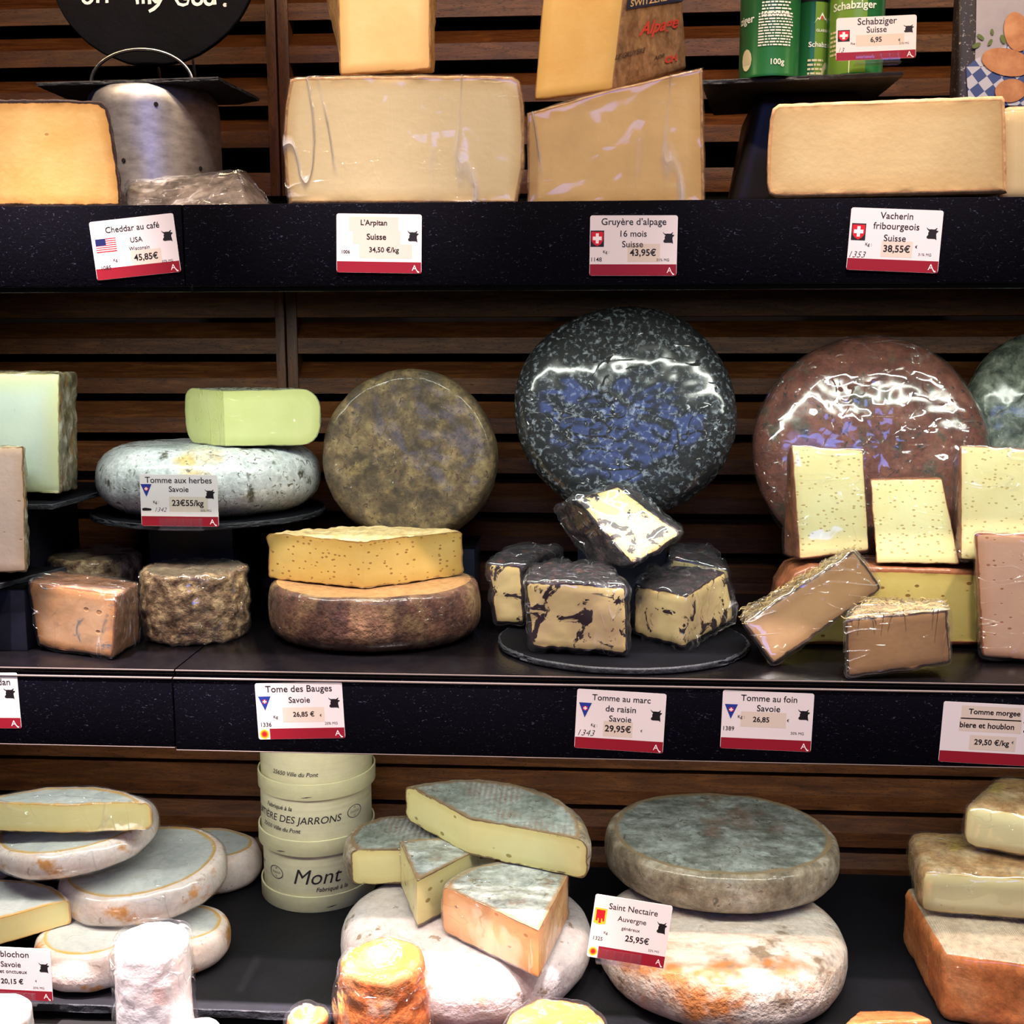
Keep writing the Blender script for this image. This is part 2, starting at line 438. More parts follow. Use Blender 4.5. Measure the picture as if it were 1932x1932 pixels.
def build(g, name, mats, loc=(0, 0, 0), rot=(0, 0, 0), label=None, cat='cheese', group=None, smooth=45, rim=True, part_names=None):
    """splits a solid by tag into parts (rind, paste, ...) under one Empty"""
    root = empty(name, loc, rot, label, cat, group)
    tags = sorted(set(g.T))
    kd = None
    if rim and 'paste' in tags and len(tags) > 1:
        vs = set()
        for f, t in zip(g.F, g.T):
            if t != 'paste': vs.update(f)
        kd = kdtree.KDTree(len(vs))
        for i in vs: kd.insert(g.V[i], i)
        kd.balance()
    for t in tags:
        mp = {}; V = []; Fs = []
        for f, tt in zip(g.F, g.T):
            if tt != t: continue
            q = []
            for i in f:
                if i not in mp: mp[i] = len(V); V.append(g.V[i])
                q.append(mp[i])
            Fs.append(tuple(q))
        o = mesh_obj((part_names or {}).get(t, t), V, Fs, mats[t], root, smooth)
        if t == 'top':
            vs2 = set()
            for f, tt in zip(g.F, g.T):
                if tt != 'top': vs2.update(f)
            k2 = kdtree.KDTree(len(vs2))
            for i in vs2: k2.insert(g.V[i], i)
            k2.balance(); at = o.data.attributes.new('rim', 'FLOAT', 'POINT'); at.data.foreach_set('value', [k2.find(v)[2] for v in V])
        if t == 'paste' and kd:
            at = o.data.attributes.new('rim', 'FLOAT', 'POINT')
            at.data.foreach_set('value', [kd.find(v)[2] for v in V])
        elif t == 'paste':
            at = o.data.attributes.new('rim', 'FLOAT', 'POINT'); at.data.foreach_set('value', [.05]*len(V))
    return root
def shell(g, parent, mat, off=.003, wob=.003, freq=28, seed=0, name='plastic_wrap', keep=None):
    """loose film around a solid: the same skin pushed outwards, with folds"""
    N = normals(g); o_ = Vector((seed*5.1, 2.2, seed))
    V = []
    for v, n_ in zip(g.V, N):
        f = abs(noise.noise(v*freq+o_))+.5*abs(noise.noise(v*freq*2.3+o_))
        V.append(v+n_*(off+wob*f))
    return mesh_obj(name, V, g.F, mat, parent, 60)
def fslab(px, Y, depth, re=.003, bulge=0, step=.005, tags=None, back=None, rb=None):
    """outline given by photo pixels on the plane at depth Y, extruded away from the viewer; front = paste"""
    pts = [PY(x, y, Y) for x, y in px]
    cx = sum(p.x for p in pts)/len(pts); z0 = min(p.z for p in pts)
    out = [(p.x-cx, p.z-z0, (tags[i] if tags else 'rind')) for i, p in enumerate(pts)]
    ar = sum(a[0]*b[1]-b[0]*a[1] for a, b in zip(out, out[1:]+out[:1]))
    if ar < 0:
        rev = out[::-1]; tg = [o[2] for o in out][::-1]; tg = tg[1:]+tg[:1]
        out = [(o[0], o[1], t) for o, t in zip(rev, tg)]
    g = slab(out, depth, re, bulge, step, ('rind', 'paste'), rb=rb)
    W = []
    for v in g.V:
        a, b, c = v; k = 1-c/depth
        if back:
            dx, dz, sx, sz = back; a = a*(1+(sx-1)*k)+dx*k; b = b*(1+(sz-1)*k)+dz*k
        W.append(Vector((a, depth-c, b)))
    g.V = W
    return g, Vector((cx, Y, z0))
def hx(front, back, r=.004, step=.005, tags=None):
    """front/back: 4 x (px,py,Y) in the order TL TR BR BL -> solid with local origin at its lowest front point"""
    c = [PY(x, y, Y) for x, y, Y in front] + [PY(x, y, Y) for x, y, Y in back]
    z0 = min(v.z for v in c); o = Vector((sum(v.x for v in c)/8, sum(v.y for v in c)/8, z0))
    return hexa([v-o for v in c], r, step, tags), o

# ------------------------------------------------------------------ shared materials
M = {}
M['fascia'] = (lambda t: (t.b.inputs['Specular IOR Level'].__setattr__('default_value', .03), t.l(t.mix(t.ramp(t.noise(420, 2, .5, t.mapped((.45, 1, 1)), 2.0), ((.66, 0.0), (.74, 1.0))), (7, 6, 13), (60, 62, 80)), t.b.inputs['Base Color']),
    t.b.inputs['Roughness'].__setattr__('default_value', .7), t.l(t.bump(t.noise(300, 3), .25, .001), t.b.inputs['Normal']), t.m)[-1])(NT('black flecked board'))
M['board'] = plain('black shelf laminate', (7, 6, 8), .2, bump=.12, bs=200, var=(60, (11, 9, 11)), spec=.2)
M['edge'] = plain('worn edge band', (96, 84, 80), .5)
M['black'] = plain('dark void paint', (6, 4, 4), .9)
M['strip'] = plain('dark green glass strip', (18, 28, 26), .25)
M['wood'] = wood('slat wood', (64, 31, 12), (98, 54, 24), (136, 84, 42))
M['woodv'] = wood('stile wood', (66, 34, 14), (98, 56, 26), (130, 80, 42), along='Z')
M['slate'] = plain('natural slate', (15, 15, 19), .6, bump=.5, bs=60, var=(9, (25, 25, 32)), spec=.3)
M['slate_dark'] = plain('dark slate', (9, 9, 12), .65, bump=.5, bs=60, var=(9, (16, 16, 21)), spec=.04)
M['slate_edge'] = plain('chipped slate edge', (40, 42, 50), .6, bump=1, bs=120, var=(70, (20, 21, 26)))
M['card'] = plain('white card', (226, 216, 214), .42)
M['red'] = plain('dark red print', (140, 24, 40), .4)
M['ink'] = plain('black ink', (22, 16, 18), .5)
M['white'] = plain('white print', (240, 232, 230), .5)
M['sticker'] = plain('clear yellowed sticker', (214, 198, 182), .3)
M['flagred'] = plain('flag red print', (205, 30, 40), .4)
M['flagblue'] = plain('flag blue print', (38, 56, 140), .4)
M['flagnavy'] = plain('flag navy print', (32, 40, 92), .4)
M['yellow'] = plain('yellow print', (240, 190, 50), .4)
M['orange'] = plain('orange print', (235, 110, 30), .4)
M['clear'] = film('clear plastic', (.97, .94, .98), fold_glint=.05, gain=.7, scale=1)
M['metal'] = plain('brushed steel wire', (190, 186, 180), .25, 1)
M['film'] = film('cling film', fold_glint=.12, gain=1.1)
M['film_flat'] = film('tight cling film', fold_glint=.55, gain=.6, scale=13)
M['film2'] = film('glint-streaked cling film', fold_glint=.34, gain=1.1, scale=26)

# ------------------------------------------------------------------ room shell: slatted back wall, shelves
YW = .398
wall = empty('wall_back', (0, YW, 0), kind='structure')
V, F_ = box_geo(-.95, .95, .075, .09, -.45, 1.05)
mesh_obj('backing_board', V, F_, M['black'], wall, 0)
xa = PY(521, 650, YW).x; xb = PY(538.5, 650, YW).x; xc = PY(542, 650, YW).x; xd = PY(562, 650, YW).x
PITCHZ = .0528
HF = .0205           # height of a slat's upright face
def slat_mesh(name, L):
    # profile: upright face, then a plane sloping up and back
    pr = [(0, 0), (.003, 0), (.028, .022), (.028, .0415), (.0245, .0415), (.0008, HF+.0005), (0, HF)]
    V = []; F = []; n = len(pr)
    for x in (-L/2, L/2):
        for y, z in pr: V.append((x, y, z))
    for i in range(n):
        j = (i+1) % n; F.append((i, n+i, n+j, j))
    F.append(tuple(range(n))); F.append(tuple(range(n, 2*n))[::-1])
    me = bpy.data.meshes.new(name); me.from_pydata(V, [], F); me.materials.append(M['wood'])
    return me
def put(name, me, loc, parent):
    o = bpy.data.objects.new(name, me); COL.objects.link(o); o.parent = parent; o.location = loc; return o
xl, xr = -.93, .93
meL = slat_mesh('slat', xa-xl+.004); meR = slat_mesh('slat', xr-xd+.004)
def row(z):
    for me, cx in ((meL, (xl+xa)/2), (meR, (xd+xr)/2)): put('slat', me, (cx, random.uniform(-.0006, .0006), z), wall)
zt = PY(480, 120, YW).z       # lower edge of a slat face in the upper panel
for k in range(-3, 6): row(zt+k*PITCHZ*.985) if zt+k*PITCHZ*.985 > PY(480, 322, YW).z+.002 else None
zm = PY(300, 667.5, YW).z
for k in range(-7, 1): row(zm+k*PITCHZ)
zb = PY(300, 1498, YW).z
for k in range(-2, 2): row(zb+k*PITCHZ*1.0)
def rail(z0, z1):
    for x0, x1 in ((xl, xa), (xd, xr)):
        bevel_box('rail', (x1-x0, .026, z1-z0), M['wood'], wall, ((x0+x1)/2, .012, z0), bev=.0012)
def stiles(z0, z1):
    for x0, x1 in ((xa, xb), (xc, xd)):
        bevel_box('stile', (x1-x0, .03, z1-z0), M['woodv'], wall, ((x0+x1)/2, .0125, z0), bev=.0012)
zr0, zr1 = PY(480, 371, YW).z, PY(480, 326, YW).z
rail(zr0, zr1); stiles(zr0, 1.02)
zq0, zq1 = PY(300, 600, YW).z, PY(300, 553, YW).z
zfl = PZ(1500, 1130, 0).z
rail(zq0, zq1+.004); stiles(-.02, zq1+.004); rail(-.02, .012)
stiles(-.392, -.045); rail(-.080, -.045)
# side walls and floor of the display case, out of the frame but closing it
for nm, x in (('wall_left', -.95), ('wall_right', .95)):
    V, F_ = box_geo(-.01, .01, -.0, .475, -.55, 1.05)
    o = mesh_obj(nm, V, F_, M['black'], None, 0, (x, 0, 0)); o['kind'] = 'structure'

xj_t = PY(352, 460, 0).x; xj_m = PY(332, 1330, 0).x
def shelf(label, x0, x1, ztop, zbot, groove, strip):
    s = empty('display_shelf', ((x0+x1)/2, 0, ztop), label=label, cat='shelf')
    w_ = x1-x0-.0016
    gz = .0075 if groove else 0
    bevel_box('shelf_board', (w_, YW-.008, .009), M['board'], s, (0, (YW-.008)/2+.0015, -.009), bev=.0008)
    f = bevel_box('fascia_panel', (w_, .008, ztop-zbot-gz), M['fascia'], s, (0, -.0045 if not groove else -.0025, -(ztop-zbot)), bev=.0009)
    if groove:
        bevel_box('edge_trim', (w_, .0022, .0013), M['edge'], s, (0, .0012, -.0018), bev=.0003)
        bevel_box('edge_trim', (w_, .0035, .0014), M['edge'], s, (0, -.0055, -gz-.0006), bev=.0003)
        bevel_box('edge_trim', (w_, .002, .0009), M['edge'], s, (0, -.0062, -(ztop-zbot)-.0002), bev=.0003)
    if strip:
        bevel_box('glass_strip', (w_, .006, .0075), M['strip'], s, (0, .012, -(ztop-zbot)-.0045), bev=.0006)
    return s
ZT, ZB = .4635, -.395
shelf('upper black shelf segment left of the joint, with the coffee cheddar price card', -.94, xj_t, ZT, .3865, False, True)
shelf('upper black shelf segment right of the joint, carrying the large Swiss blocks', xj_t, .94, ZT, .3865, False, True)
shelf('middle black shelf segment left of the joint, under the small crusty cylinder', -.94, xj_m, 0, -.0815, True, False)
shelf('middle black shelf segment right of the joint, carrying the marc and hay cheeses', xj_m, .94, 0, -.084, True, False)

def slate_board(label, x0, x1, y0, y1, ztop, th=.010, seed=1):
    root = empty('slate_board', ((x0+x1)/2, (y0+y1)/2, ztop-th), label=label, cat='slate board')
    hx_, hy = (x1-x0)/2, (y1-y0)/2
    g = slab([(-hx_, -hy, 'rind'), (hx_, -hy, 'rind'), (hx_, hy, 'rind'), (-hx_, hy, 'rind')], th, .0012, 0, .009, ('rind', 'top'))
    N = normals(g)
    for i, v in enumerate(g.V):
        if v.z < th-.0001:
            k = noise.fractal(Vector((v.x*90, v.y*90, v.z*500+seed)), 1, 2, 3)*.0016
            g.V[i] = v + Vector((0, k if v.y < 0 else 0, 0))
    for t, nm, mt in (('rind', 'chipped_edge', M['slate_edge']), ('top', 'slate_face', M['slate'])):
        mp = {}; V = []; Fs = []
        for f, tt in zip(g.F, g.T):
            if tt != t: continue
            q = []
            for i in f:
                if i not in mp: mp[i] = len(V); V.append(g.V[i])
                q.append(mp[i])
            Fs.append(tuple(q))
        mesh_obj(nm, V, Fs, mt, root, 30)
    return root
xs = PZ(700, 1800, ZB).x
slate_board('wide slate board of the bottom shelf under the reblochons and wooden boxes', -.94, xs, .027, YW, ZB, seed=1)
slate_board('wide slate board of the bottom shelf under the Saint Nectaire wheels', xs+.002, .94, -.02, YW, ZB, seed=5)
# lower counter that the foremost cheeses stand on
ct = empty('counter', (0, -.15, -.56), label='black lower counter ledge in front of the bottom slate shelf', cat='counter')
bevel_box('counter_top', (1.88, .30, .02), M['board'], ct, (0, 0, .04), bev=.002)
bevel_box('counter_front', (1.88, .02, .5), M['black'], ct, (0, -.13, -.46), bev=.002)
bevel_box('plinth', (1.88, .50, .10), M['black'], ct, (0, .30, .045), bev=.002)

# ------------------------------------------------------------------ lettering
_fc = {}
def text_geo(s, width=None, height=None, bold=0.0, shear=0.0):
    """lettering as flat polygons in the x/z plane, centred"""
    key = (s, bold, shear)
    if key not in _fc:
        cu = bpy.data.curves.new('txt', 'FONT'); cu.body = s; cu.align_x = 'CENTER'; cu.size = 1; cu.resolution_u = 3
        cu.offset = bold; cu.shear = shear; cu.fill_mode = 'FRONT'
        o = bpy.data.objects.new('txt', cu); COL.objects.link(o)
        bpy.context.view_layer.update()
        me = bpy.data.meshes.new_from_object(o.evaluated_get(bpy.context.evaluated_depsgraph_get()))
        bm = bmesh.new(); bm.from_mesh(me); bmesh.ops.triangulate(bm, faces=bm.faces[:]); bm.to_mesh(me); bm.free()
        _fc[key] = ([tuple(v.co) for v in me.vertices], [tuple(p.vertices) for p in me.polygons])
        bpy.data.objects.remove(o); bpy.data.meshes.remove(me); bpy.data.curves.remove(cu)
    V, Fs = _fc[key]
    x0 = min(v[0] for v in V); x1 = max(v[0] for v in V); y0 = min(v[1] for v in V); y1 = max(v[1] for v in V)
    k = width/(x1-x0) if width else height/(y1-y0)
    ky = k if not (width and height) else height/(y1-y0)
    return [((v[0]-(x0+x1)/2)*k, (v[1]-(y0+y1)/2)*ky) for v in V], Fs
class Print:
    """flat print on a card: polygons per material, at (u,v) fractions from the top left"""
    def __init__(s, w_, h_): s.w, s.h = w_, h_; s.d = {}
    def xy(s, u, v): return (u-.5)*s.w, (.5-v)*s.h
    def put(s, part, mat, pts, faces, lift):
        d = s.d.setdefault((part, mat), Geo()); d.add([(x, -lift*.13, z) for x, z in pts], faces)
    def text(s, t, u, v, wf, part='lettering', mat='ink', bold=.0, shear=0, lift=.0006, hf=None):
        P, Fs = text_geo(t, wf*s.w, (hf*s.h if hf else None), bold, shear); x, z = s.xy(u, v)
        s.put(part, mat, [(a+x, b+z) for a, b in P], Fs, lift)
    def rect(s, part, mat, u, v, wf, hf, lift=.0004):
        x, z = s.xy(u, v); a, b = wf*s.w/2, hf*s.h/2
        s.put(part, mat, [(x-a, z-b), (x+a, z-b), (x+a, z+b), (x-a, z+b)], [(0, 1, 2, 3)], lift)
    def poly(s, part, mat, uv, lift=.0005):
        s.put(part, mat, [s.xy(*p) for p in uv], [tuple(range(len(uv)))], lift)
    def disc(s, part, mat, u, v, rf, lift=.0005, n=24, asp=1):
        x, z = s.xy(u, v); r = rf*s.w
        s.put(part, mat, [(x+r*math.cos(2*math.pi*i/n), z+r*asp*math.sin(2*math.pi*i/n)) for i in range(n)], [tuple(range(n))], lift)
    def make(s, parent):
        parts = {}
        for (part, mat), g in s.d.items(): parts.setdefault(part, []).append((mat, g))
        for part, lst in parts.items():
            V = []; Fs = []; mi = []
            for k, (mat, g) in enumerate(lst):
                b = len(V); V += g.V; Fs += [tuple(i+b for i in f) for f in g.F]; mi += [k]*len(g.F)
            o = mesh_obj(part, V, Fs, None, parent, 0)
            for mat, _ in lst: o.data.materials.append(M[mat])
            o.data.polygons.foreach_set('material_index', mi)
COW = [(1505,415),(1522,440),(1548,456),(1590,452),(1640,456),(1662,446),(1676,428),(1697,430),(1684,448),(1672,470),(1717,482),(1708,500),(1684,520),(1682,560),(1688,600),(1694,655),(1664,634),(1600,632),(1545,634),(1518,618),(1514,595),(1540,560),(1536,520),(1552,492),(1530,466),(1508,440)]
def cow(p, u=.90, v=.37, wf=.13, hf=.20):
    p.poly('cow_emblem', 'ink', [(u+((x-1611)/212)*wf, v+((y-535)/240)*hf) for x, y in COW], .0006)
def swiss(p, u, v, wf=.155, hf=.27):
    p.rect('flag_emblem', 'ink', u, v, wf, hf, .0004)
    s = [(-.46, -.44), (.46, -.44), (.46, .02), (.40, .2), (.25, .36), (0, .47), (-.25, .36), (-.40, .2), (-.46, .02)]
    p.poly('flag_emblem', 'flagred', [(u+a*wf*.96, v+b*hf*.96) for a, b in s], .0006)
    p.rect('flag_emblem', 'white', u, v-.02*hf, wf*.22, hf*.62, .0008); p.rect('flag_emblem', 'white', u, v-.02*hf, wf*.66, hf*.22, .0009)
def usa(p, u, v, wf=.245, hf=.23):
    for i in range(13):
        p.rect('flag_emblem', 'flagred' if i % 2 == 0 else 'white', u, v-hf/2+hf*(i+.5)/13, wf, hf/13, .0004)
    p.rect('flag_emblem', 'flagnavy', u-wf*.25, v-hf*.25, wf*.5, hf*.5, .0007)
def savoie(p, u, v, wf=.145, hf=.25):
    p.poly('flag_emblem', 'flagblue', [(u-wf/2, v-hf/2), (u+wf/2, v-hf/2), (u, v+hf/2)], .0005)
    p.rect('flag_emblem', 'flagred', u, v-hf*.13, wf*.34, hf*.27, .0007)
    p.rect('flag_emblem', 'white', u, v-hf*.13, wf*.09, hf*.25, .0009); p.rect('flag_emblem', 'white', u, v-hf*.13, wf*.30, hf*.08, .0010)
def auvergne(p, u, v, wf=.155, hf=.26):
    s = [(-.5, -.5), (.5, -.5), (.5, .42), (.2, .46), (0, .5), (-.2, .46), (-.5, .42)]
    p.poly('flag_emblem', 'yellow', [(u+a*wf, v+b*hf) for a, b in s], .0004)
    s = [(-.36, -.4), (.36, -.4), (.36, .28), (.2, .28), (.2, .12), (.1, .12), (.1, .4), (-.1, .4), (-.1, .12), (-.2, .12), (-.2, .28), (-.36, .28)]
    p.poly('flag_emblem', 'flagred', [(u+a*wf, v+b*hf) for a, b in s], .0007)
def price_tag(label, c, w_px, h_px, ang, Y, lines, flag=None, aop=False, clip=False, stickers=(), lean=0, extra=None, yaw=0, cowat=(.90, .37)):
    cx, cy = c
    a = PY(cx-w_px/2, cy, Y); b = PY(cx+w_px/2, cy, Y); w_ = (b-a).length
    h_ = (PY(cx, cy-h_px/2, Y)-PY(cx, cy+h_px/2, Y)).length
    P = PY(cx, cy, Y)
    root = empty('price_card', P, (R(-lean), R(ang), R(yaw)), label, 'price tag')
    bm = bmesh.new()
    # card with rounded corners
    pts = []; rc = .0022
    for sx, sz, a0 in ((1, 1, 0), (-1, 1, 90), (-1, -1, 180), (1, -1, 270)):
        for k in range(4):
            t = R(a0+30*k); pts.append((sx*(w_/2-rc)+rc*math.cos(t), sz*(h_/2-rc)+rc*math.sin(t)))
    n = len(pts); V = [(x, 0, z) for x, z in pts]+[(x, .0006, z) for x, z in pts]
    Fs = [tuple(range(n)), tuple(range(n, 2*n))[::-1]]+[(i, n+i, n+(i+1) % n, (i+1) % n) for i in range(n)]
    mesh_obj('card', V, Fs, M['card'], root, 0)
    p = Print(w_, h_)
    x0 = .135 if aop else .004
    p.rect('red_band', 'red', (x0+.996)/2, .903, .996-x0, .188, .0003)
    p.text('A', .918, .905, .062, 'band_letter', 'white', 0, 0, .0006)
    p.poly('band_letter', 'white', [(.935, .935), (.945, .935), (.962, .965), (.975, .965), (.972, .985), (.955, .985)], .0007)
    if aop:
        p.disc('quality_seal', 'yellow', .072, .905, .056, .0004); p.disc('quality_seal', 'orange', .072, .905, .040, .0006); p.disc('quality_seal', 'flagred', .072, .905, .026, .0008)
    for s in stickers: p.rect('price_sticker', 'sticker', *s, .0002)
    cow(p, *cowat)
    if flag: flag[0](p, *flag[1:])
    for L in lines:
        t, u, v, wf = L[:4]; kind = L[4] if len(L) > 4 else ''
        if kind == 'b': p.text(t, u, v, wf, 'lettering', 'ink', .022)
        elif kind == 'h': p.text(t, u, v, wf, 'handwriting', 'ink', -.012, .35)
        else: p.text(t, u, v, wf, 'lettering', 'ink', 0 if 'MG' in t else .008)
    if extra: extra(p)
    p.make(root)
    if clip:
        cw, ch = w_*.56, h_*.22; bx = (0.42-.5)*w_ if aop else (.52-.5)*w_
        cl = bevel_box('plastic_clip', (cw, .0012, ch), M['clear'], root, (bx, -.0022, -h_/2-.0035), bev=.0004)
        for i in range(5):
            bevel_box('clip_rib', (.0016, .0014, ch*.82), M['clear'], cl, (-cw/2+cw*(i+1)/5.3, -.0013, .002), bev=.0004)
        bevel_box('clip_foot', (cw*1.04, .012, .0014), M['clear'], cl, (0, .004, -.001), bev=.0004)
    return root
YF = -.0098
price_tag('price card for coffee cheddar with the stars and stripes flag, tilted', (254.5, 466), 160, 111, -5.5, YF,
    [('Cheddar au café', .50, .165, .64), ('USA', .53, .375, .145), ('Wisconsin', .55, .52, .245), ('45,85€', .615, .685, .285, 'b'), ('Kg :', .26, .69, .07), ('1085', .13, .80, .115), ('30% MG', .86, .79, .13)],
    (usa, .165, .42), stickers=((.62, .69, .36, .26),))
price_tag("price card for L'Arpitan with three pasted strips and no flag", (715, 459.5), 160.5, 111.5, 1.2, YF,
    [("L'Arpitan", .44, .16, .31, 'b'), ('Suisse', .47, .385, .23, 'b'), ('34,50 €/kg', .56, .615, .35, 'b'), ('1006', .11, .645, .095, 'b')],
    None, stickers=((.44, .17, .58, .24), (.47, .40, .56, .22), (.58, .63, .62, .24)))
price_tag('price card for sixteen-month Gruyère with a red Swiss shield', (1195, 463.5), 165, 114, .4, YF,
    [('Gruyère d’alpage', .50, .12, .74), ('16 mois', .50, .30, .30), ('Suisse', .49, .475, .24), ('43,95€', .61, .62, .30, 'b'), ('Kg :', .19, .61, .07), ('1148', .08, .73, .12), ('31% MG', .84, .735, .145)],
    (swiss, .085, .385), stickers=((.62, .62, .37, .30),))
price_tag('price card for Vacherin fribourgeois, rightmost on the upper shelf', (1688, 453.5), 174, 118, 2.6, YF,
    [('Vacherin', .50, .11, .355), ('fribourgeois', .505, .29, .50), ('Suisse', .50, .465, .24), ('38,55€', .53, .64, .29, 'b'), ('Kg :', .22, .585, .07), ('€', .74, .59, .025), ('31% MG', .84, .71, .14), ('1353', .11, .745, .18, 'h')],
    (swiss, .10, .385), stickers=((.53, .64, .34, .26),))
YG = -.0068
price_tag('price card ending in dan, cut off by the left edge of the photo', (-47, 1322), 166, 104, -1, YG,
    [('dan', .845, .16, .14)], None)
price_tag('price card for Tome des Bauges with blue triangle and round orange seal', (566, 1341), 164, 106, -2.2, YG,
    [('Tome des Bauges', .50, .125, .765), ('Savoie', .50, .305, .245), ('26,85 €', .54, .565, .245, 'b'), ('€', .735, .585, .022), ('Kg', .215, .61, .05), ('1336', .10, .735, .12), ('25% MG', .85, .73, .145)],
    (savoie, .10, .36), aop=True, stickers=((.54, .57, .48, .26),))
price_tag('price card for Tomme au marc de raisin under the grape-crusted cheeses', (1170, 1360.5), 168, 112, 2.6, YG,
    [('Tomme au marc', .50, .125, .655), ('de raisin', .50, .30, .34), ('Savoie', .50, .465, .25), ('29,95€', .48, .64, .295, 'b'), ('Kg :', .21, .60, .07), ('€', .745, .645, .022), ('1343', .13, .73, .19, 'h')],
    (savoie, .10, .35), stickers=((.48, .64, .33, .26),))
price_tag('price card for Tomme au foin under the hay-crusted cheeses', (1447, 1360.5), 172, 110, 1.4, YG,
    [('Tomme au foin', .51, .115, .615), ('Savoie', .51, .285, .255), ('26,85', .435, .485, .18, 'b'), ('€', .73, .475, .025), ('Kg :', .215, .45, .075), ('1389', .085, .65, .12), ('30% MG', .84, .69, .145)],
    (savoie, .10, .36), stickers=((.46, .48, .50, .26),))
price_tag('price card for Tomme morgée bière et houblon, cut by the right photo edge', (1867, 1385), 184, 114, 2.0, YG,
    [('Tomme morgee', .53, .155, .53, 'b'), ('biere et houblon', .465, .365, .56, 'b'), ('29,50 €/kg', .53, .65, .36, 'b'), ('€', .745, .62, .022)],
    None, stickers=((.5, .16, .62, .22), (.5, .36, .64, .22), (.54, .65, .48, .24)))

# ------------------------------------------------------------------ cheese materials
m_coffee = rind('coffee crust', ((.35, (38, 24, 18)), (.6, (74, 48, 34))), bump=.8)
m_cheddar = paste('orange cheddar paste', (226, 178, 100), (200, 142, 70), (46, 28, 20), .0024, .012, mott=(236, 194, 122), holes=(60, .16, (190, 140, 76), .8), hs=.3)
m_foilrind = rind('grey wrapped crust', ((.35, (70, 58, 50)), (.6, (140, 126, 116))), 40, wrap=1, wr=1.0, wrough=.12)
m_tanrind = rind('tan rind', ((.35, (150, 108, 66)), (.6, (188, 150, 100))), 60, bump=.7)
m_cream = paste('wrapped cream paste', (226, 206, 158), (206, 178, 122), (176, 138, 88), .001, .012, mott=(222, 202, 152), wrap=.35, wr=1.2, sss=0)
m_pale = paste('pale hard paste', (236, 206, 146), (214, 176, 112), (164, 118, 70), .001, .012, mott=(230, 196, 132))
m_gruy = paste('gruyere paste', (212, 178, 116), (190, 152, 86), (150, 110, 64), .001, .014, mott=(198, 164, 104), wrap=0)
m_gruy2 = paste('golden gruyere paste', (216, 178, 108), (194, 158, 84), (150, 104, 58), .0012, .012, mott=(208, 164, 90))
m_grind = rind('printed brown rind', ((.35, (120, 84, 54)), (.6, (160, 122, 86))), 60, bump=.6, wrap=.4, wr=.3)
m_vach = paste('vacherin paste', (196, 172, 122), (186, 154, 100), (180, 136, 88), .0016, .02, mott=(188, 162, 112), rough=.6)
m_vrind = rind('smooth peach rind', ((.35, (196, 146, 96)), (.6, (214, 170, 120))), 30, bump=.2)

# ------------------------------------------------------------------ upper shelf
g, o = fslab([(-150, 186), (0, 187), (120, 187), (192, 190), (204, 203), (212, 232), (216, 262), (222, 300), (228, 340), (232, 392), (-150, 392)], .012, .09, re=.002, step=.006, back=(-.05, 0, .8, .92))
roughen(g, {'rind': .0012}, 120, 1); g_ = g
build(g, 'cheese_block', {'rind': m_coffee, 'paste': m_cheddar}, (o.x, o.y, ZT), label='orange cheddar block with a dark coffee-coloured edge, far left of the upper shelf')
g, o = hx([(242, 347, .07), (448, 328, .078), (468, 394, .024), (238, 394, .024)], [(250, 345, .12), (458, 327, .12), (516, 392, .10), (262, 392, .12)], .004, .005)
g.T = ['rind']*len(g.T); roughen(g, {'rind': .002}, 60, 2, .003, 25)
rt = build(g, 'wrapped_cheese_piece', {'rind': m_foilrind}, (o.x, o.y, ZT), label='low glossy film-wrapped grey piece beside the metal pot', rim=False)
shell(g, rt, M['film2'], .001, .005, 60, 3)

# metal pot turned upside down with a slate tile on it and a round slate sign
pc = PY(293, 250, .185); pr_ = (PY(414, 250, .185)-PY(173, 250, .185)).length/2*.985
ph = PY(290, 156, .125).z-ZT-.001
pot = empty('metal_pot', (pc.x, .185, ZT), label='dented aluminium strainer pot turned upside down behind the coffee cheddar', cat='pot')
m_alu = (lambda t: (t.l(t.ramp(t.noise(60, 5, .6, t.mapped((1, 1, 2))), ((.3, (150, 146, 150)), (.7, (196, 192, 196)))), t.b.inputs['Base Color']),
    t.b.inputs['Metallic'].__setattr__('default_value', .85), t.b.inputs['Roughness'].__setattr__('default_value', .42), t.l(t.bump(t.noise(90, 4), .15, .001), t.b.inputs['Normal']), t.m)[-1])(NT('dull aluminium'))
lathe('pot_body', [(pr_*1.0, 0), (pr_*1.01, .003), (pr_, .006), (pr_*.99, ph*.85), (pr_*.965, ph*.955), (pr_*.90, ph), (0, ph), (0, ph-.002)], m_alu, pot, 72)
for hxp, hy in ((291, 187), (232, 295), (358, 301), (306, 250)):
    if hxp == 306: continue
    q = PY(hxp, hy, .185-pr_); dx = (q.x-pc.x)*.99
    d = lathe('drain_hole', [(0, .0006), (.0021, .0006), (.0024, 0)], M['black'], pot, 12, (dx, -math.sqrt(max(0, pr_**2-dx*dx))*1.0, q.z-ZT-.004), (R(90), 0, math.asin(dx/pr_)))
nearY = .115
zt_ = ZT+ph+.0005
a = PZ(68, 157, zt_+.003); b = PZ(412, 146, zt_+.003); c = PZ(490, 190, zt_); d = PZ(88, 176, zt_)
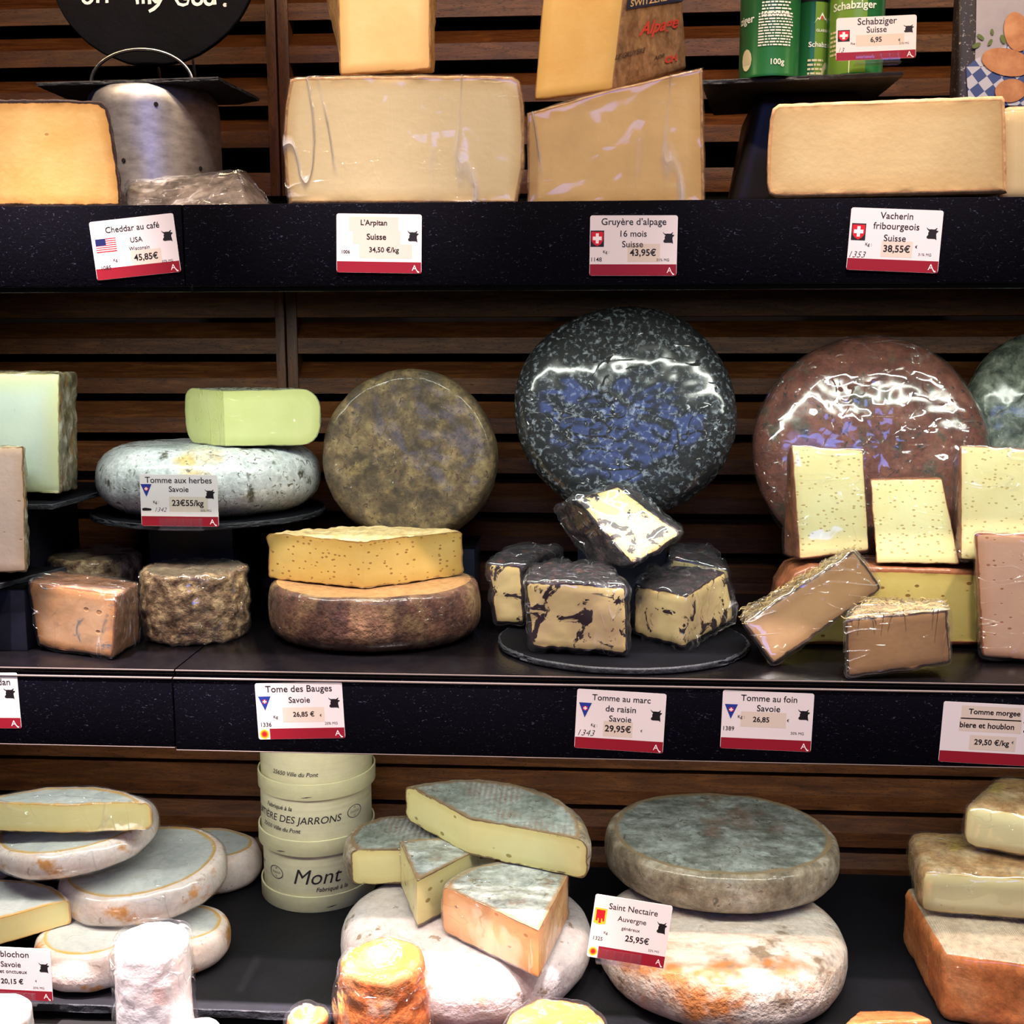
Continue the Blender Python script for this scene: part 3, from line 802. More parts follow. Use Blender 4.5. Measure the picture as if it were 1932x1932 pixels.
def slate_poly(name, label, pts, z, th, seed=0):
    cx = sum(p[0] for p in pts)/len(pts); cy = sum(p[1] for p in pts)/len(pts)
    g = slab([(p[0]-cx, p[1]-cy, 'rind') for p in pts], th, .0012, 0, .004, ('rind', 'top'))
    for i, v in enumerate(g.V):
        k = noise.fractal(Vector((v.x*70, v.y*70, v.z*300+seed)), 1, 2, 3)
        r_ = Vector((v.x, v.y, 0)); 
        if r_.length > .02: g.V[i] = v - r_.normalized()*abs(k)*.0022*(1 if v.z < th*.95 else .6)
    return build(g, name, {'rind': M['slate_edge'], 'top': M['slate_dark']}, (cx, cy, z), label=label, cat='slate board', rim=False, part_names={'rind': 'chipped_edge', 'top': 'slate_face'}, smooth=30)
slate_poly('slate_tile', 'thin rectangular slate tile lying on the upturned metal pot', [(a.x, a.y), (b.x, b.y), (c.x, c.y), (c.x-.03, c.y+.02), (d.x+.01, c.y+.02)], ZT+ph, .0045, 2)
# sign
YS = .17
sc_ = PY(289, -81, YS); sr = (PY(289, 132, YS)-sc_).length
sign = empty('round_slate_sign', (sc_.x, YS, sc_.z), (R(-6), 0, 0), 'round black slate sign with white chalk handwriting, standing on the pot', 'sign')
n = 90; V = []; Fs = []
rr = [sr*(1+.010*noise.fractal(Vector((math.cos(t*2*math.pi/n)*4, math.sin(t*2*math.pi/n)*4, 3)), 1, 2, 3)) for t in range(n)]
for y in (-.003, .003):
    for k in (1, .985):
        pass
g = slab([(rr[i]*math.cos(2*math.pi*i/n), rr[i]*math.sin(2*math.pi*i/n), 'rind') for i in range(n)], .006, .0018, 0, .008)
g.V = [Vector((v.x, .003-v.z, v.y)) for v in g.V]
mesh_obj('slate_disc', g.V, g.F, M['slate_dark'], sign, 40)
def zc(x, y):                         # handwriting laid out on the disc, in its own plane
    p = PY(x/2.927, y/2.927, YS-.003); return Vector((p.x-sc_.x, -.0036, (p.z-sc_.z)))
def circ(cx, cy, rx, ry, n=16, a0=0, a1=360): return [(cx+rx*math.cos(R(a0+(a1-a0)*i/n)), cy+ry*math.sin(R(a0+(a1-a0)*i/n))) for i in range(n+1)]
strokes = [circ(495, -15, 30, 45), [(552, -75), (552, 28)], [(552, 2), (562, -12), (577, -18), (593, -10), (601, 5), (603, 28)],
    [(770, -15), (768, 10), (772, 35)], [(769, 8), (778, -8), (790, -12), (800, 0), (803, 33)], [(803, 8), (812, -8), (824, -12), (835, 0), (838, 35)],
    [(855, -12), (858, 8), (870, 22), (888, 18)], [(908, -15), (897, 12), (884, 40), (862, 62), (836, 77)],
    [(1048, -40), (1030, -52), (1004, -45), (986, -20), (984, 12), (998, 34), (1022, 41), (1045, 34), (1052, 8), (1024, 4)],
    circ(1100, 12, 25, 25), circ(1165, 14, 23, 23), [(1193, -60), (1192, 0), (1196, 38)], [(1255, -60), (1254, 4)], circ(1252, 40, 3, 3, 6)]
for li in ((0,), (1, 2), (3, 4, 5), (6, 7), (8, 9), (10,), (11, 12), (13, 14)):
    V = []; Fs = []
    for s_ in [([strokes[0]]+strokes[1:])[k] for k in li if k < len(strokes)]:
        P = [zc(*p) for p in s_]; hw = .0017; b_ = len(V)
        for i, p in enumerate(P):
            d = (P[min(i+1, len(P)-1)]-P[max(i-1, 0)]).normalized(); nn = Vector((-d.z, 0, d.x))*hw*(1+.25*noise.noise(p*300))
            V += [p+nn, p-nn]
        Fs += [(b_+2*i, b_+2*i+1, b_+2*i+3, b_+2*i+2) for i in range(len(P)-1)]
    if V: mesh_obj('chalk_letter', V, Fs, M['white'], sign, 0)
st = []
for i in range(25):
    t = math.pi*i/24; st.append((math.cos(t), math.sin(t)))
hl = PY(171, 149, .145); hr = PY(363, 146, .145); ht = PY(266, 93, .145)
hzb = ht.z-(hl.z+hr.z)/2
zfoot = ZT+ph+.0045
pts = [Vector(((hl.x+hr.x)/2+(hr.x-hl.x)/2*cx_, .145, zfoot+(ht.z-zfoot)*sz_)) for cx_, sz_ in st]
loc_s = Vector((sc_.x, YS, sc_.z)); inv = (Matrix.Translation(loc_s) @ Euler((R(-6), 0, 0)).to_matrix().to_4x4()).inverted()
tube('stand_hoop', [inv @ p for p in pts], .0021, M['metal'], sign)
for xx in (305, 372):
    p0 = PY(xx-8, 112, .182); p1 = Vector((PY(xx, 150, .20).x, .20, zfoot+.001))
    tube('stand_leg', [inv @ p0, inv @ p1], .0016, M['metal'], sign, 6)

# big wrapped block and the pale piece on it
g, o = fslab([(544, 388), (537, 330), (534, 270), (538, 200), (547, 152), (560, 147), (700, 145), (900, 145), (968, 147), (981, 156), (988, 200), (991, 260), (989, 320), (976, 388)], .014, .15, re=.003, step=.006, back=(-.012, 0, .84, .93))
roughen(g, {'rind': .0008}, 60, 3)
big_z = max(v.z for v in g.V)
rt = build(g, 'cheese_block', {'rind': m_tanrind, 'paste': m_cream}, (o.x, o.y, ZT), label='widest cream-coloured block in creased film, above the L\'Arpitan card')
shell(g, rt, M['film_flat'], .0006, .0015, 30, 7)
g2, o2 = hx([(636, -90, .05), (812, -90, .05), (812, 131, .05), (641, 143, .05)], [(600, -60, .19), (822, -90, .10), (821, 138, .10), (650, 143, .19)], .003, .006)
roughen(g2, {'rind': .0012}, 120, 4)
build(g2, 'cheese_piece', {'rind': m_tanrind, 'paste': m_pale}, o2, label='tall pale yellow piece standing on the widest cream block')
# gruyere wedge below and the leaning one with printed rind
g, o = fslab([(994, 388), (994, 214), (1150, 170), (1325, 129), (1329, 388)], .035, .14, re=.002, step=.006, tags=['rind', 'rind', 'rind', 'rind', 'rind'], back=(.02, 0, .9, .8))
roughen(g, {'rind': .0008}, 90, 5)
rt = build(g, 'cheese_wedge', {'rind': m_tanrind, 'paste': m_gruy}, (o.x, o.y, ZT), label='large wrapped gruyere wedge with a slanting top, beside the widest cream block')
shell(g, rt, M['film_flat'], .0006, .0015, 30, 8)
g, o = hx([(1032, -120, .07), (1192, -120, .045), (1156, 172, .045), (1006, 192, .07)], [(1060, -120, .2), (1282, -120, .16), (1298, 130, .16), (1100, 150, .22)], .004, .006)
roughen(g, {'rind': .0006}, 90, 6)
gw = build(g, 'cheese_wedge', {'rind': m_grind, 'paste': m_gruy2}, o, label='leaning gruyere wedge with printed brown rind on top of the slanting wedge')
# printing on the right-hand rind face
A_ = PY(1192, -120, .045)-o; B_ = PY(1156, 172, .045)-o; C_ = PY(1282, -120, .16)-o; D_ = PY(1298, 130, .16)-o
nf = (B_-A_).cross(C_-A_).normalized(); nf = nf if nf.y < 0 else -nf
def onface(u, v): return A_.lerp(C_, u).lerp(B_.lerp(D_, u), v)+nf*.0008
m_navy = plain('navy stamp', (44, 46, 74), .5); m_redp = plain('red stamp', (196, 62, 52), .5); m_dk = plain('dark stamp', (70, 52, 44), .5); m_gold = plain('pale stamp', (206, 176, 130), .5)
def stamp(txt, u, v, wu, hv, mat, shear=0, rot=0, bold=.02):
    P, Fs = text_geo(txt, 1, 1, bold, shear)
    return mesh_obj('printed_lettering', [onface(u+x*wu, v-y*hv) for x, y in P], Fs, mat, gw, 0)
# solve face coordinates of photo pixels by search
def face_uv(x, y):
    best = None
    for i in range(81):
        for j in range(81):
            p = px_of(onface(i/80, j/80)+o); d = (p[0]-x)**2+(p[1]-y)**2
            if best is None or d < best[0]: best = (d, i/80, j/80)
    return best[1:]
u0, v0 = face_uv(1190, 8); u1, v1 = face_uv(1284, 12)
qd = [onface(u, v) for u, v in ((.05, v0-.035), (.98, v0-.05), (.98, v0+.045), (.05, v0+.035))]
mesh_obj('printed_band', qd, [(0, 1, 2, 3)], m_navy, gw, 0)
stamp('SWITZERLAND', .52, v0-.002, .86, .045, m_gold).location = nf*.0006
ua, va = face_uv(1243, 50); stamp('Alpage', ua, va, .62, .12, m_redp, .4)
ua, va = face_uv(1190, 100); stamp('LE GRUYERE', ua, va, .42, .035, m_dk, .3)
ua, va = face_uv(1245, 108); stamp('AOP', ua, va, .15, .03, m_dk)
ua, va = face_uv(1266, 112); stamp('CH', ua, va, .17, .05, m_redp, 0, 0, .05)

# tins on a slate tile on a dark riser
pz = PY(1510, 152, .10).z
ra, rb_ = PY(1445, 190, .10), PY(1628, 190, .10)
risr = empty('display_riser', ((ra.x+rb_.x)/2, .17, ZT), label='dark smoked plastic riser under the slate tile with green tins', cat='riser')
m_smoke = plain('dark smoked acrylic', (16, 11, 11), .4, spec=.3)
hz = pz-ZT-.006
g = hexa([Vector(v) for v in [(-.055, -.05, hz), (.055, -.05, hz), (.075, -.055, 0), (-.085, -.055, 0), (-.05, .09, hz), (.05, .09, hz), (.06, .09, 0), (-.07, .09, 0)]], .012, .006)
mesh_obj('riser_body', g.V, g.F, m_smoke, risr, 50)
aa, bb = PZ(1322, 152, pz), PZ(1710, 130, pz)
slate_poly('slate_tile', 'rectangular slate tile carrying the green tins', [(aa.x, .09), (bb.x, .065), (bb.x+.0, .22), (aa.x+.03, .25)], pz-.005, .005, 6)
m_tin = (lambda t: (t.l(t.ramp(t.noise(8, 2, .5, t.mapped((1, 1, .4))), ((.35, (18, 72, 42)), (.6, (34, 104, 56)))), t.b.inputs['Base Color']),
    t.b.inputs['Metallic'].__setattr__('default_value', .25), t.b.inputs['Roughness'].__setattr__('default_value', .28), t.m)[-1])(NT('printed green tin'))
m_tin2 = plain('light green tin panel', (104, 140, 52), .3); m_lid = plain('black tin lid', (12, 10, 10), .4); m_cre = plain('cream print', (208, 200, 160), .5); m_wp = plain('white tin print', (226, 230, 220), .5)
def tin(label, cxp, pyb, Y, wpx, top_px, rotz, prints, light=None):
    base = PY(cxp, pyb, Y); r_ = (PY(cxp+wpx/2, pyb, Y)-PY(cxp-wpx/2, pyb, Y)).length/2
    H = PY(cxp, top_px, Y).z-pz
    t = empty('cheese_tin', (base.x, Y, pz), (0, 0, rotz), label, 'tin', 'green tins on the slate tile')
    lathe('tin_body', [(0, .001), (r_*.9, .001), (r_*1.01, 0), (r_*1.02, .0015), (r_, .003), (r_, H-.004), (r_*1.015, H-.002)], m_tin, t, 56)
    lathe('tin_lid', [(r_*1.015, H-.002), (r_*1.03, H), (r_*1.03, H+.008), (r_*.98, H+.010), (0, H+.010)], m_lid, t, 56)
    def wrapg(P, a0, z0, lift):
        return [((r_+lift)*math.sin(a0+x/r_), -(r_+lift)*math.cos(a0+x/r_), z0+y) for x, y in P]
    if light:
        a0, a1, z0_, z1_ = light; P = []; Fs = []
        k = 14
        for i in range(k+1):
            x = (a0+(a1-a0)*i/k)*r_; P += [(x, z0_*H), (x, z1_*H)]
        for i in range(k): Fs.append((2*i, 2*i+2, 2*i+3, 2*i+1))
        mesh_obj('printed_panel', wrapg(P, 0, 0, .0002), Fs, m_tin2, t, 60)
    G = {}
    for kind, txt, ang, z_, w_, mat in prints:
        g_ = G.setdefault(mat, Geo())
        if kind == 't':
            P, Fs = text_geo(txt, w_, None, .015, 0)
            g_.add(wrapg(P, R(ang), z_*H, .0005), Fs)
        elif kind == 'lines':
            nl, gap = txt
            for i in range(nl):
                ww = w_*(1-.12*random.random()); k = 6; z2 = z_*H-i*gap
                x0 = -w_/2
                while x0 < -w_/2+ww:
                    wd = min(random.uniform(.0015, .006), -w_/2+ww-x0)
                    g_.add(wrapg([(x0, z2), (x0+wd, z2), (x0+wd, z2+gap*.5), (x0, z2+gap*.5)], R(ang), 0, .0005), [(0, 1, 2, 3)])
                    x0 += wd+.0009
        elif kind == 'poly':
            g_.add(wrapg([(x*w_, y*w_) for x, y in txt], R(ang), z_*H, .0005), [tuple(range(len(txt)))])
    for mat, g_ in G.items(): mesh_obj('printed_lettering', g_.V, g_.F, mat, t, 0)
    return t
mount = [(-.5, -.3), (-.25, .1), (-.15, .02), (.05, .42), (.3, .05), (.38, .1), (.5, -.3), (.36, -.02), (.28, -.06), (.06, .24), (-.13, -.08), (-.27, 0)]
pin = [(0, -.25), (.1, 0), (.07, .1), (-.07, .1), (-.1, 0)]
tin('leftmost green tin showing small white text and 100g', 1450, 135, .105, 112, -90, 0,
    [('lines', (7, .0030), 5, .60, .030, m_wp), ('lines', (12, .0027), 5, .47, .036, m_wp), ('t', '100g', 8, .10, .0135, m_wp), ('t', 'ziger', -58, .44, .020, m_wp), ('poly', circ(0, 0, .5, .8, 12)[:-1], -55, .14, .013, m_cre)], None)
tin('short green tin between the two taller ones', 1529, 131, .12, 66, 8, 0,
    [('t', 'GLARNER', 30, .62, .016, m_wp), ('t', 'Schabziger', 30, .44, .030, m_wp), ('poly', mount, 20, .76, .015, m_wp), ('poly', pin, 22, .78, .014, m_redp), ('lines', (5, .0042), 6, .24, .016, m_cre), ('poly', circ(0, 0, .5, .9, 12)[:-1], 45, .10, .012, m_cre)], (R(0), R(80), .02, .97))
tin('right green tin with the name in white and a yellow-green panel, behind its price card', 1611, 128, .105, 106, -90, 0,
    [('t', 'Schabziger', -16, .53, .044, m_wp), ('t', 'GLARNER', -16, .68, .024, m_wp), ('poly', mount, -18, .80, .028, m_cre), ('poly', pin, -16, .83, .020, m_redp), ('lines', (6, .0042), -52, .34, .016, m_cre), ('poly', [(-.5, -.5), (.5, -.5), (.5, .5), (.2, .3)], -42, .07, .02, m_wp)], (R(-75), R(10), .01, .99))
price_tag('price card for Schabziger in a clear clip in front of the green tins', (1653, 71.5), 151, 81, -1.5, .050,
    [('Schabziger', .51, .13, .49), ('Suisse', .505, .30, .25), ('6,95', .50, .545, .14, 'b'), ('€', .79, .57, .025), ('Pce :', .22, .61, .07), ('31% MG', .85, .65, .12), ('13', .07, .75, .07, 'h')],
    (swiss, .095, .42, .15, .27), clip=True, stickers=((.55, .55, .60, .26),), cowat=(.905, .32))
# vacherin and its neighbour
g, o = fslab([(1462, 373), (1449, 366), (1444, 345), (1445, 290), (1450, 225), (1456, 204), (1468, 195), (1600, 190), (1760, 184), (1893, 180), (1898, 186), (1900, 260), (1902, 364), (1640, 370)], .010, .09, re=.0035, step=.006, back=(.03, .002, .72, .94))
roughen(g, {'rind': .0006}, 120, 7)
build(g, 'cheese_block', {'rind': m_vrind, 'paste': m_vach}, (o.x, o.y, o.z), label='smooth long vacherin block with rounded left corners, right end of the upper shelf')
g, o = hx([(1884, 187, .05), (2060, 178, .05), (2060, 368, .05), (1884, 368, .05)], [(1894, 190, .15), (2050, 182, .15), (2050, 364, .15), (1894, 364, .15)], .010, .006)
roughen(g, {'rind': .001}, 50, 9)
m_creamr = rind('wrapped cream rind', ((.3, (222, 190, 140)), (.7, (238, 214, 176))), 20, bump=.2, wrap=1, wr=.5)
build(g, 'cheese_block', {'rind': m_creamr, 'paste': m_cream}, (o.x, o.y, ZT), label='film-wrapped cream block cut by the right photo edge behind the vacherin')
# printed pouch with potatoes
pl, pr2 = PY(1800, 100, .20), PY(2080, 100, .20)
zt2 = PY(1900, -140, .20).z
pouch = empty('printed_pouch', ((pl.x+pr2.x)/2, .2, ZT), (0, 0, 0), 'printed bag with potatoes and blue checked cloth behind the vacherin', 'bag')
W2 = (pr2.x-pl.x)/2; H2 = zt2-ZT
g = hexa([Vector(v) for v in [(-W2-.002, -.004, H2), (W2, -.004, H2), (W2, -.016, 0), (-W2+.006, -.016, 0), (-W2-.002, .008, H2), (W2, .008, H2), (W2, .035, 0), (-W2+.006, .035, 0)]], .006, .006)
m_pouch = (lambda t: (t.l(t.mix(t.ramp(t.noise(260, 3, .7), ((.60, 0.0), (.66, 1.0))), t.ramp(t.noise(12, 3), ((.3, (36, 32, 34)), (.7, (60, 54, 56)))), (170, 165, 165)), t.b.inputs['Base Color']), t.b.inputs['Roughness'].__setattr__('default_value', .4), t.m)[-1])(NT('dark speckled print'))
mesh_obj('bag', g.V, g.F, m_pouch, pouch, 50)
m_paper = plain('pale grey print', (150, 146, 160), .45, var=(20, (166, 160, 172)))
m_pot = plain('potato print', (168, 108, 70), .45, var=(60, (196, 142, 100))); m_leaf = plain('leaf print', (86, 104, 48), .5)
def _chk():
    t = NT('blue check print'); ch = t.n('ShaderNodeTexChecker'); t.l(t.mapped((1, 1, 1), (0, R(38), 0)), ch.inputs[0]); ch.inputs['Scale'].default_value = 90
    ch.inputs[1].default_value = lin((58, 76, 132)); ch.inputs[2].default_value = lin((182, 184, 202)); t.l(ch.outputs[0], t.b.inputs['Base Color']); t.b.inputs['Roughness'].default_value = .45
    return t.m
m_chk = _chk()
def pouch_pt(x, y, lift):
    p = PY(x, y, .19); z = min(max(p.z-ZT, 0), H2); return Vector((p.x-(pl.x+pr2.x)/2, -.016+.012*z/H2-lift, z))
def pouch_poly(nm, pix, mat, lift): return mesh_obj(nm, [pouch_pt(x, y, lift) for x, y in pix], [tuple(range(len(pix)))], mat, pouch, 0)
pouch_poly('printed_panel', [(1846, -90), (2060, -90), (2060, 190), (1836, 190), (1842, 60)], m_paper, .0008)
pouch_poly('printed_cloth', [(1822, 128), (1840, 112), (1870, 98), (1900, 86), (1960, 96), (2060, 120), (2060, 200), (1826, 200)], m_chk, .0014)
for cx_, cy_, rx, ry, rt_ in ((1918, 60, 24, 38, -8), (1898, 118, 48, 26, 12), (1905, 172, 30, 22, -10), (1970, 120, 40, 30, 20)):
    pp = []
    for i in range(24):
        t = 2*math.pi*i/24; x = rx*math.cos(t); y = ry*math.sin(t); pp.append((cx_+x*math.cos(R(rt_))-y*math.sin(R(rt_)), cy_+x*math.sin(R(rt_))+y*math.cos(R(rt_))))
    pouch_poly('printed_potato', pp, m_pot, .0020+.0002*cx_/1000)
for cx_, cy_, s_, rt_ in ((1850, 70, 8, 40), (1868, 80, 7, 120), (1842, 86, 9, 150), (1872, 60, 6, 80), (1892, 74, 9, 70)):
    pp = [(cx_+s_*math.cos(t)*math.cos(R(rt_))-s_*.5*math.sin(t)*math.sin(R(rt_)), cy_+s_*math.cos(t)*math.sin(R(rt_))+s_*.5*math.sin(t)*math.cos(R(rt_))) for t in [2*math.pi*i/12 for i in range(12)]]
    pouch_poly('printed_leaf', pp, m_leaf, .0019)

# ------------------------------------------------------------------ helpers for the lower levels
def wheel(name, label, loc, rad, h, mat, re=.01, bulge=.004, amp=.0015, freq=30, rot=(0, 0, 0), seed=0, dome=0, lump=.002, lfreq=10, top=None, ell=1.0, wrapm=None, wob=.003, cat='cheese', group=None, step=.0055, rb=None):
    out = arc_pts(0, 0, rad, 0, 360, int(2*math.pi*rad/.006))
    out = [(x, y*ell, t) for x, y, t in out]
    g = slab(out, h, re, bulge, step, ('rind', 'top' if top else 'rind'), dome=dome, rb=rb)
    roughen(g, {'rind': amp, 'top': amp*.6}, freq, seed, lump, lfreq)
    mats = {'rind': mat}
    if top: mats['top'] = top
    rt = build(g, name, mats, loc, rot, label, cat, group, rim=False, part_names={'top': 'top_rind'})
    if wrapm: shell(g, rt, wrapm, .0008, wob, 26, seed)
    return rt
def at_front(px, py, Z, rad):
    """centre of a wheel whose foremost foot shows at this pixel"""
    p = PZ(px, py, Z); c = Vector((p.x, p.y+rad, Z))
    for _ in range(3): c.x += (px-px_of(c)[0])*(c.y-CAM.y)/FPX
    return c
def wedge(name, label, tip, right, left, Z, h, sag, mats, re=.006, amp=.0012, pamp=.0004, seed=0, rot=(0, 0, 0), bulge=.003, wrapm=None, wob=.003, freq=60, tip2=None, step=.005, group=None, top=None, cat='cheese'):
    """piece of a wheel: cut faces left->tip->right, rind arc behind; pixel corners on the plane z=Z"""
    T = PZ(*tip, Z); A = PZ(*right, Z); B = PZ(*left, Z)
    c = (T+A+B)/3; c.z = Z
    A2 = (A.x-c.x, A.y-c.y); B2 = (B.x-c.x, B.y-c.y)
    out = [(T.x-c.x, T.y-c.y, 'paste')] + arc_between(A2, B2, sag) + [(B2[0], B2[1], 'paste')]
    g = slab(out, h, re, bulge, step, ('rind', 'top' if top else 'rind'))
    roughen(g, {'rind': amp, 'top': amp*.7, 'paste': pamp}, freq, seed, .0008, 14)
    m = dict(mats)
    if top: m['top'] = top
    rt = build(g, name, m, c, rot, label, cat, group, part_names={'top': 'top_rind'})
    if wrapm: shell(g, rt, wrapm, .0008, wob, 26, seed)
    return rt
def slate_disc(label, c, rad, th=.007, seed=0, ell=1):
    n = 96; out = []
    for i in range(n):
        a = 2*math.pi*i/n; r_ = rad*(1+.010*noise.fractal(Vector((math.cos(a)*5, math.sin(a)*5, seed)), 1, 2, 4)); out.append((r_*math.cos(a), r_*math.sin(a)*ell, 'rind'))
    g = slab(out, th, .0022, 0, .005, ('rind', 'top'), rb=.002)
    for i, v in enumerate(g.V):
        q = Vector((v.x, v.y, 0))
        if q.length > rad*.93: g.V[i] = v - q.normalized()*abs(noise.fractal(Vector((v.x*80, v.y*80, v.z*500)), 1, 2, 3))*.003
    return build(g, 'round_slate', {'rind': M['slate_edge'], 'top': M['slate_dark']}, c, label=label, cat='slate board', rim=False, part_names={'rind': 'chipped_edge', 'top': 'slate_face'}, smooth=30)
def riser(label, x0, x1, y0, y1, z0, z1, mat=None):
    t = empty('riser_block', ((x0+x1)/2, (y0+y1)/2, z0), label=label, cat='riser')
    bevel_box('block_body', (x1-x0, y1-y0, z1-z0-.003), mat or m_riser, t, bev=.0012)
    bevel_box('block_top', (x1-x0+.002, y1-y0+.002, .003), M['board'], t, (0, 0, z1-z0-.003), bev=.0006)
    return t
m_riser = plain('blue-black riser laminate', (26, 28, 40), .4, var=(40, (34, 36, 50)))

# ------------------------------------------------------------------ middle shelf materials
m_herb = rind('pale herb tomme rind', ((.3, (150, 156, 158)), (.45, (200, 206, 208)), (.7, (230, 230, 228))), 14, blotch=((8, .56, .66, (210, 180, 120)), (30, .58, .66, (76, 72, 58))), speck=(110, .57, .66, (96, 90, 74)), bump=.7, wrap=.9, wr=1.0, wrough=.24)
m_green = paste('pale green-yellow paste', (206, 210, 138), (190, 194, 122), (130, 134, 96), .0014, .012, mott=(212, 216, 150), wrap=1, wr=1.2)
m_greenr = rind('speckled grey rind', ((.4, (90, 92, 74)), (.6, (180, 184, 164))), 90, wrap=.8, wr=.5)
m_brownw = rind('brown wheel rind', ((.36, (70, 56, 38)), (.5, (102, 82, 56)), (.62, (142, 118, 80))), 30, fine=120, bump=.5, blotch=((30, .55, .66, (134, 112, 70)), (12, .58, .70, (84, 72, 54))), speck=(150, .56, .66, (60, 46, 32)), mot=.5, wrap=.28, wr=1.4, wrough=.12)
m_blackw = rind('black wheel with white bloom', ((.44, (7, 8, 12)), (.53, (20, 22, 28)), (.58, (84, 90, 98)), (.68, (140, 146, 152))), 165, fine=100, bump=.7, bdist=.003, blotch=((9, .64, .69, (176, 172, 132)),), wrap=1, wr=1.5, wrough=.14)
m_redw = rind('red-brown wheel rind', ((.34, (92, 46, 34)), (.5, (124, 66, 48)), (.66, (146, 90, 70))), 24, blotch=((26, .57, .65, (96, 82, 64)),), speck=(75, .60, .66, (56, 46, 40)), bump=.8, wrap=1, wr=1.5, wrough=.14)
m_greyw = rind('silver-green mottled rind', ((.38, (70, 76, 66)), (.52, (120, 128, 114)), (.66, (168, 172, 156))), 60, wrap=1, wr=1.5, wrough=.16)
m_blockp = paste('white-green paste', (196, 206, 190), (196, 198, 152), (150, 140, 96), .0015, .026, mott=(188, 200, 188), vein=(90, .70, .74, (170, 150, 110)))
m_blockr = rind('mould block rind', ((.35, (62, 54, 36)), (.5, (128, 118, 90)), (.65, (188, 184, 170))), 50, blotch=((30, .55, .65, (150, 110, 50)),), bump=.8, wrap=.6, wr=.6)
m_pinkp = paste('rosy beige paste', (216, 196, 178), (204, 176, 146), (140, 112, 76), .0015, .012, mott=(226, 204, 184), holes=(60, .14, (190, 150, 120), .85), hs=.5)
m_bluep = paste('tan paste with blue veins', (164, 124, 84), (164, 112, 62), (120, 76, 46), .0018, .014, mott=(170, 136, 102), vein=(26, .60, .66, (96, 92, 90)), holes=(50, .24, (140, 98, 58), .72), hs=2, wrap=.8, wr=.9)
m_bluer = rind('orange-brown wrapped rind', ((.35, (110, 66, 44)), (.6, (164, 112, 76))), 45, wrap=1, wr=.8)
m_crust = rind('wrinkled ochre crust', ((.38, (116, 84, 58)), (.5, (162, 128, 92)), (.62, (200, 170, 126))), 85, fine=110, bump=1.0, bdist=.006, wrap=.6, wr=1.3)
m_crustt = rind('grey-brown crust top', ((.35, (112, 92, 70)), (.65, (146, 126, 98))), 40, wrap=.9, wr=.3)
m_bauges = paste('golden holed paste', (212, 176, 96), (196, 156, 80), (158, 116, 68), .0018, .014, mott=(218, 184, 108), holes=(140, .30, (160, 120, 58), .50), hs=1.4)
m_baugesr = rind('ragged tan rind', ((.35, (176, 132, 80)), (.6, (206, 168, 116))), 60, bump=1)
m_baugest = rind('floury tan top', ((.3, (186, 150, 96)), (.55, (222, 194, 140)), (.7, (232, 212, 168))), 40, bump=.6)
m_baugesw = rind('red-brown lower wheel', ((.36, (74, 44, 38)), (.5, (108, 70, 54)), (.64, (144, 106, 76))), 34, stretch=(1, 1, .5), blotch=((20, .53, .64, (142, 110, 76)),), bump=1, mot=.5, wrap=1, wr=1.2, wrough=.16)
m_baugeswt = rind('smooth tan top', ((.35, (176, 128, 82)), (.65, (188, 142, 96))), 20, bump=.15, wrap=.8, wr=.25)
m_marcp = paste('cream paste with grape marc', (222, 200, 142), (214, 188, 122), (50, 28, 40), .0022, .008, mott=(206, 178, 134), vein=(38, .565, .59, (40, 22, 32)), wrap=0, rough=.4)
m_marcr = rind('black grape marc crust', ((.38, (12, 8, 13)), (.52, (30, 18, 28)), (.64, (72, 48, 52))), 80, fine=70, bump=1, bdist=.006, blotch=((60, .64, .68, (84, 42, 34)),), rough=.65)
m_hayp = paste('tan hay cheese paste', (158, 124, 82), (132, 98, 62), (60, 40, 28), .0026, .016, mott=(146, 112, 74), wrap=.9, wr=.9, rough=.45)
m_hayr = rind('hay and brown rind', ((.3, (70, 50, 30)), (.5, (122, 98, 62)), (.66, (168, 150, 104))), 40, stretch=(1, 4, 4), bump=.9, wrap=1, wr=1)
m_wedp = paste('pale yellow holed paste', (240, 228, 172), (232, 212, 150), (176, 110, 74), .001, .008, mott=(238, 220, 158), holes=(160, .30, (202, 172, 112), .40), hs=1.0, wrap=.8, wr=1.0)
m_wedr = rind('orange-brown wedge rind', ((.35, (120, 66, 36)), (.6, (160, 92, 54))), 30, wrap=.9, wr=.6)
m_pinkw = paste('pink wrapped paste', (210, 170, 142), (200, 148, 112), (150, 80, 56), .0014, .012, mott=(206, 164, 140), holes=(120, .26, (170, 112, 76), .6), wrap=1, wr=1.6, wrough=.12)

# ------------------------------------------------------------------ middle shelf: standing wheels
def standing(label, cx, cy, Y, rad, th, mat, lean, rz=0, seed=0, re=.012, bulge=.004, lump=.002, ell=1, wrapm=None, wob=.004, dome=0, amp=.0008):
    c = PY(cx, cy, Y)
    out = arc_pts(0, 0, rad, 0, 360, int(2*math.pi*rad/.006)); out = [(x, y*ell, t) for x, y, t in out]
    g = slab(out, th, re, bulge, .0055, ('rind', 'rind'), dome=dome)
    roughen(g, {'rind': amp}, 50, seed, lump, 9)
    g.V = [v-Vector((0, 0, th)) for v in g.V]        # origin on the front face
    rt = build(g, 'cheese_round', {'rind': mat}, c, (R(90-lean), 0, R(rz)), label, 'cheese', rim=False)
    if wrapm: shell(g, rt, wrapm, .0006, wob, 26, seed)
    return c
c1 = standing('big upright matt brown wheel behind the golden half cheese', 767, 856, .235, .1025, .072, m_brownw, 12, 0, 11)
c2 = standing('big upright black and blue-white mottled wheel in shiny film', 1181, 768, .235, .1245, .075, m_blackw, 14, 0, 12, re=.022, bulge=.006, lump=.006, dome=.006)
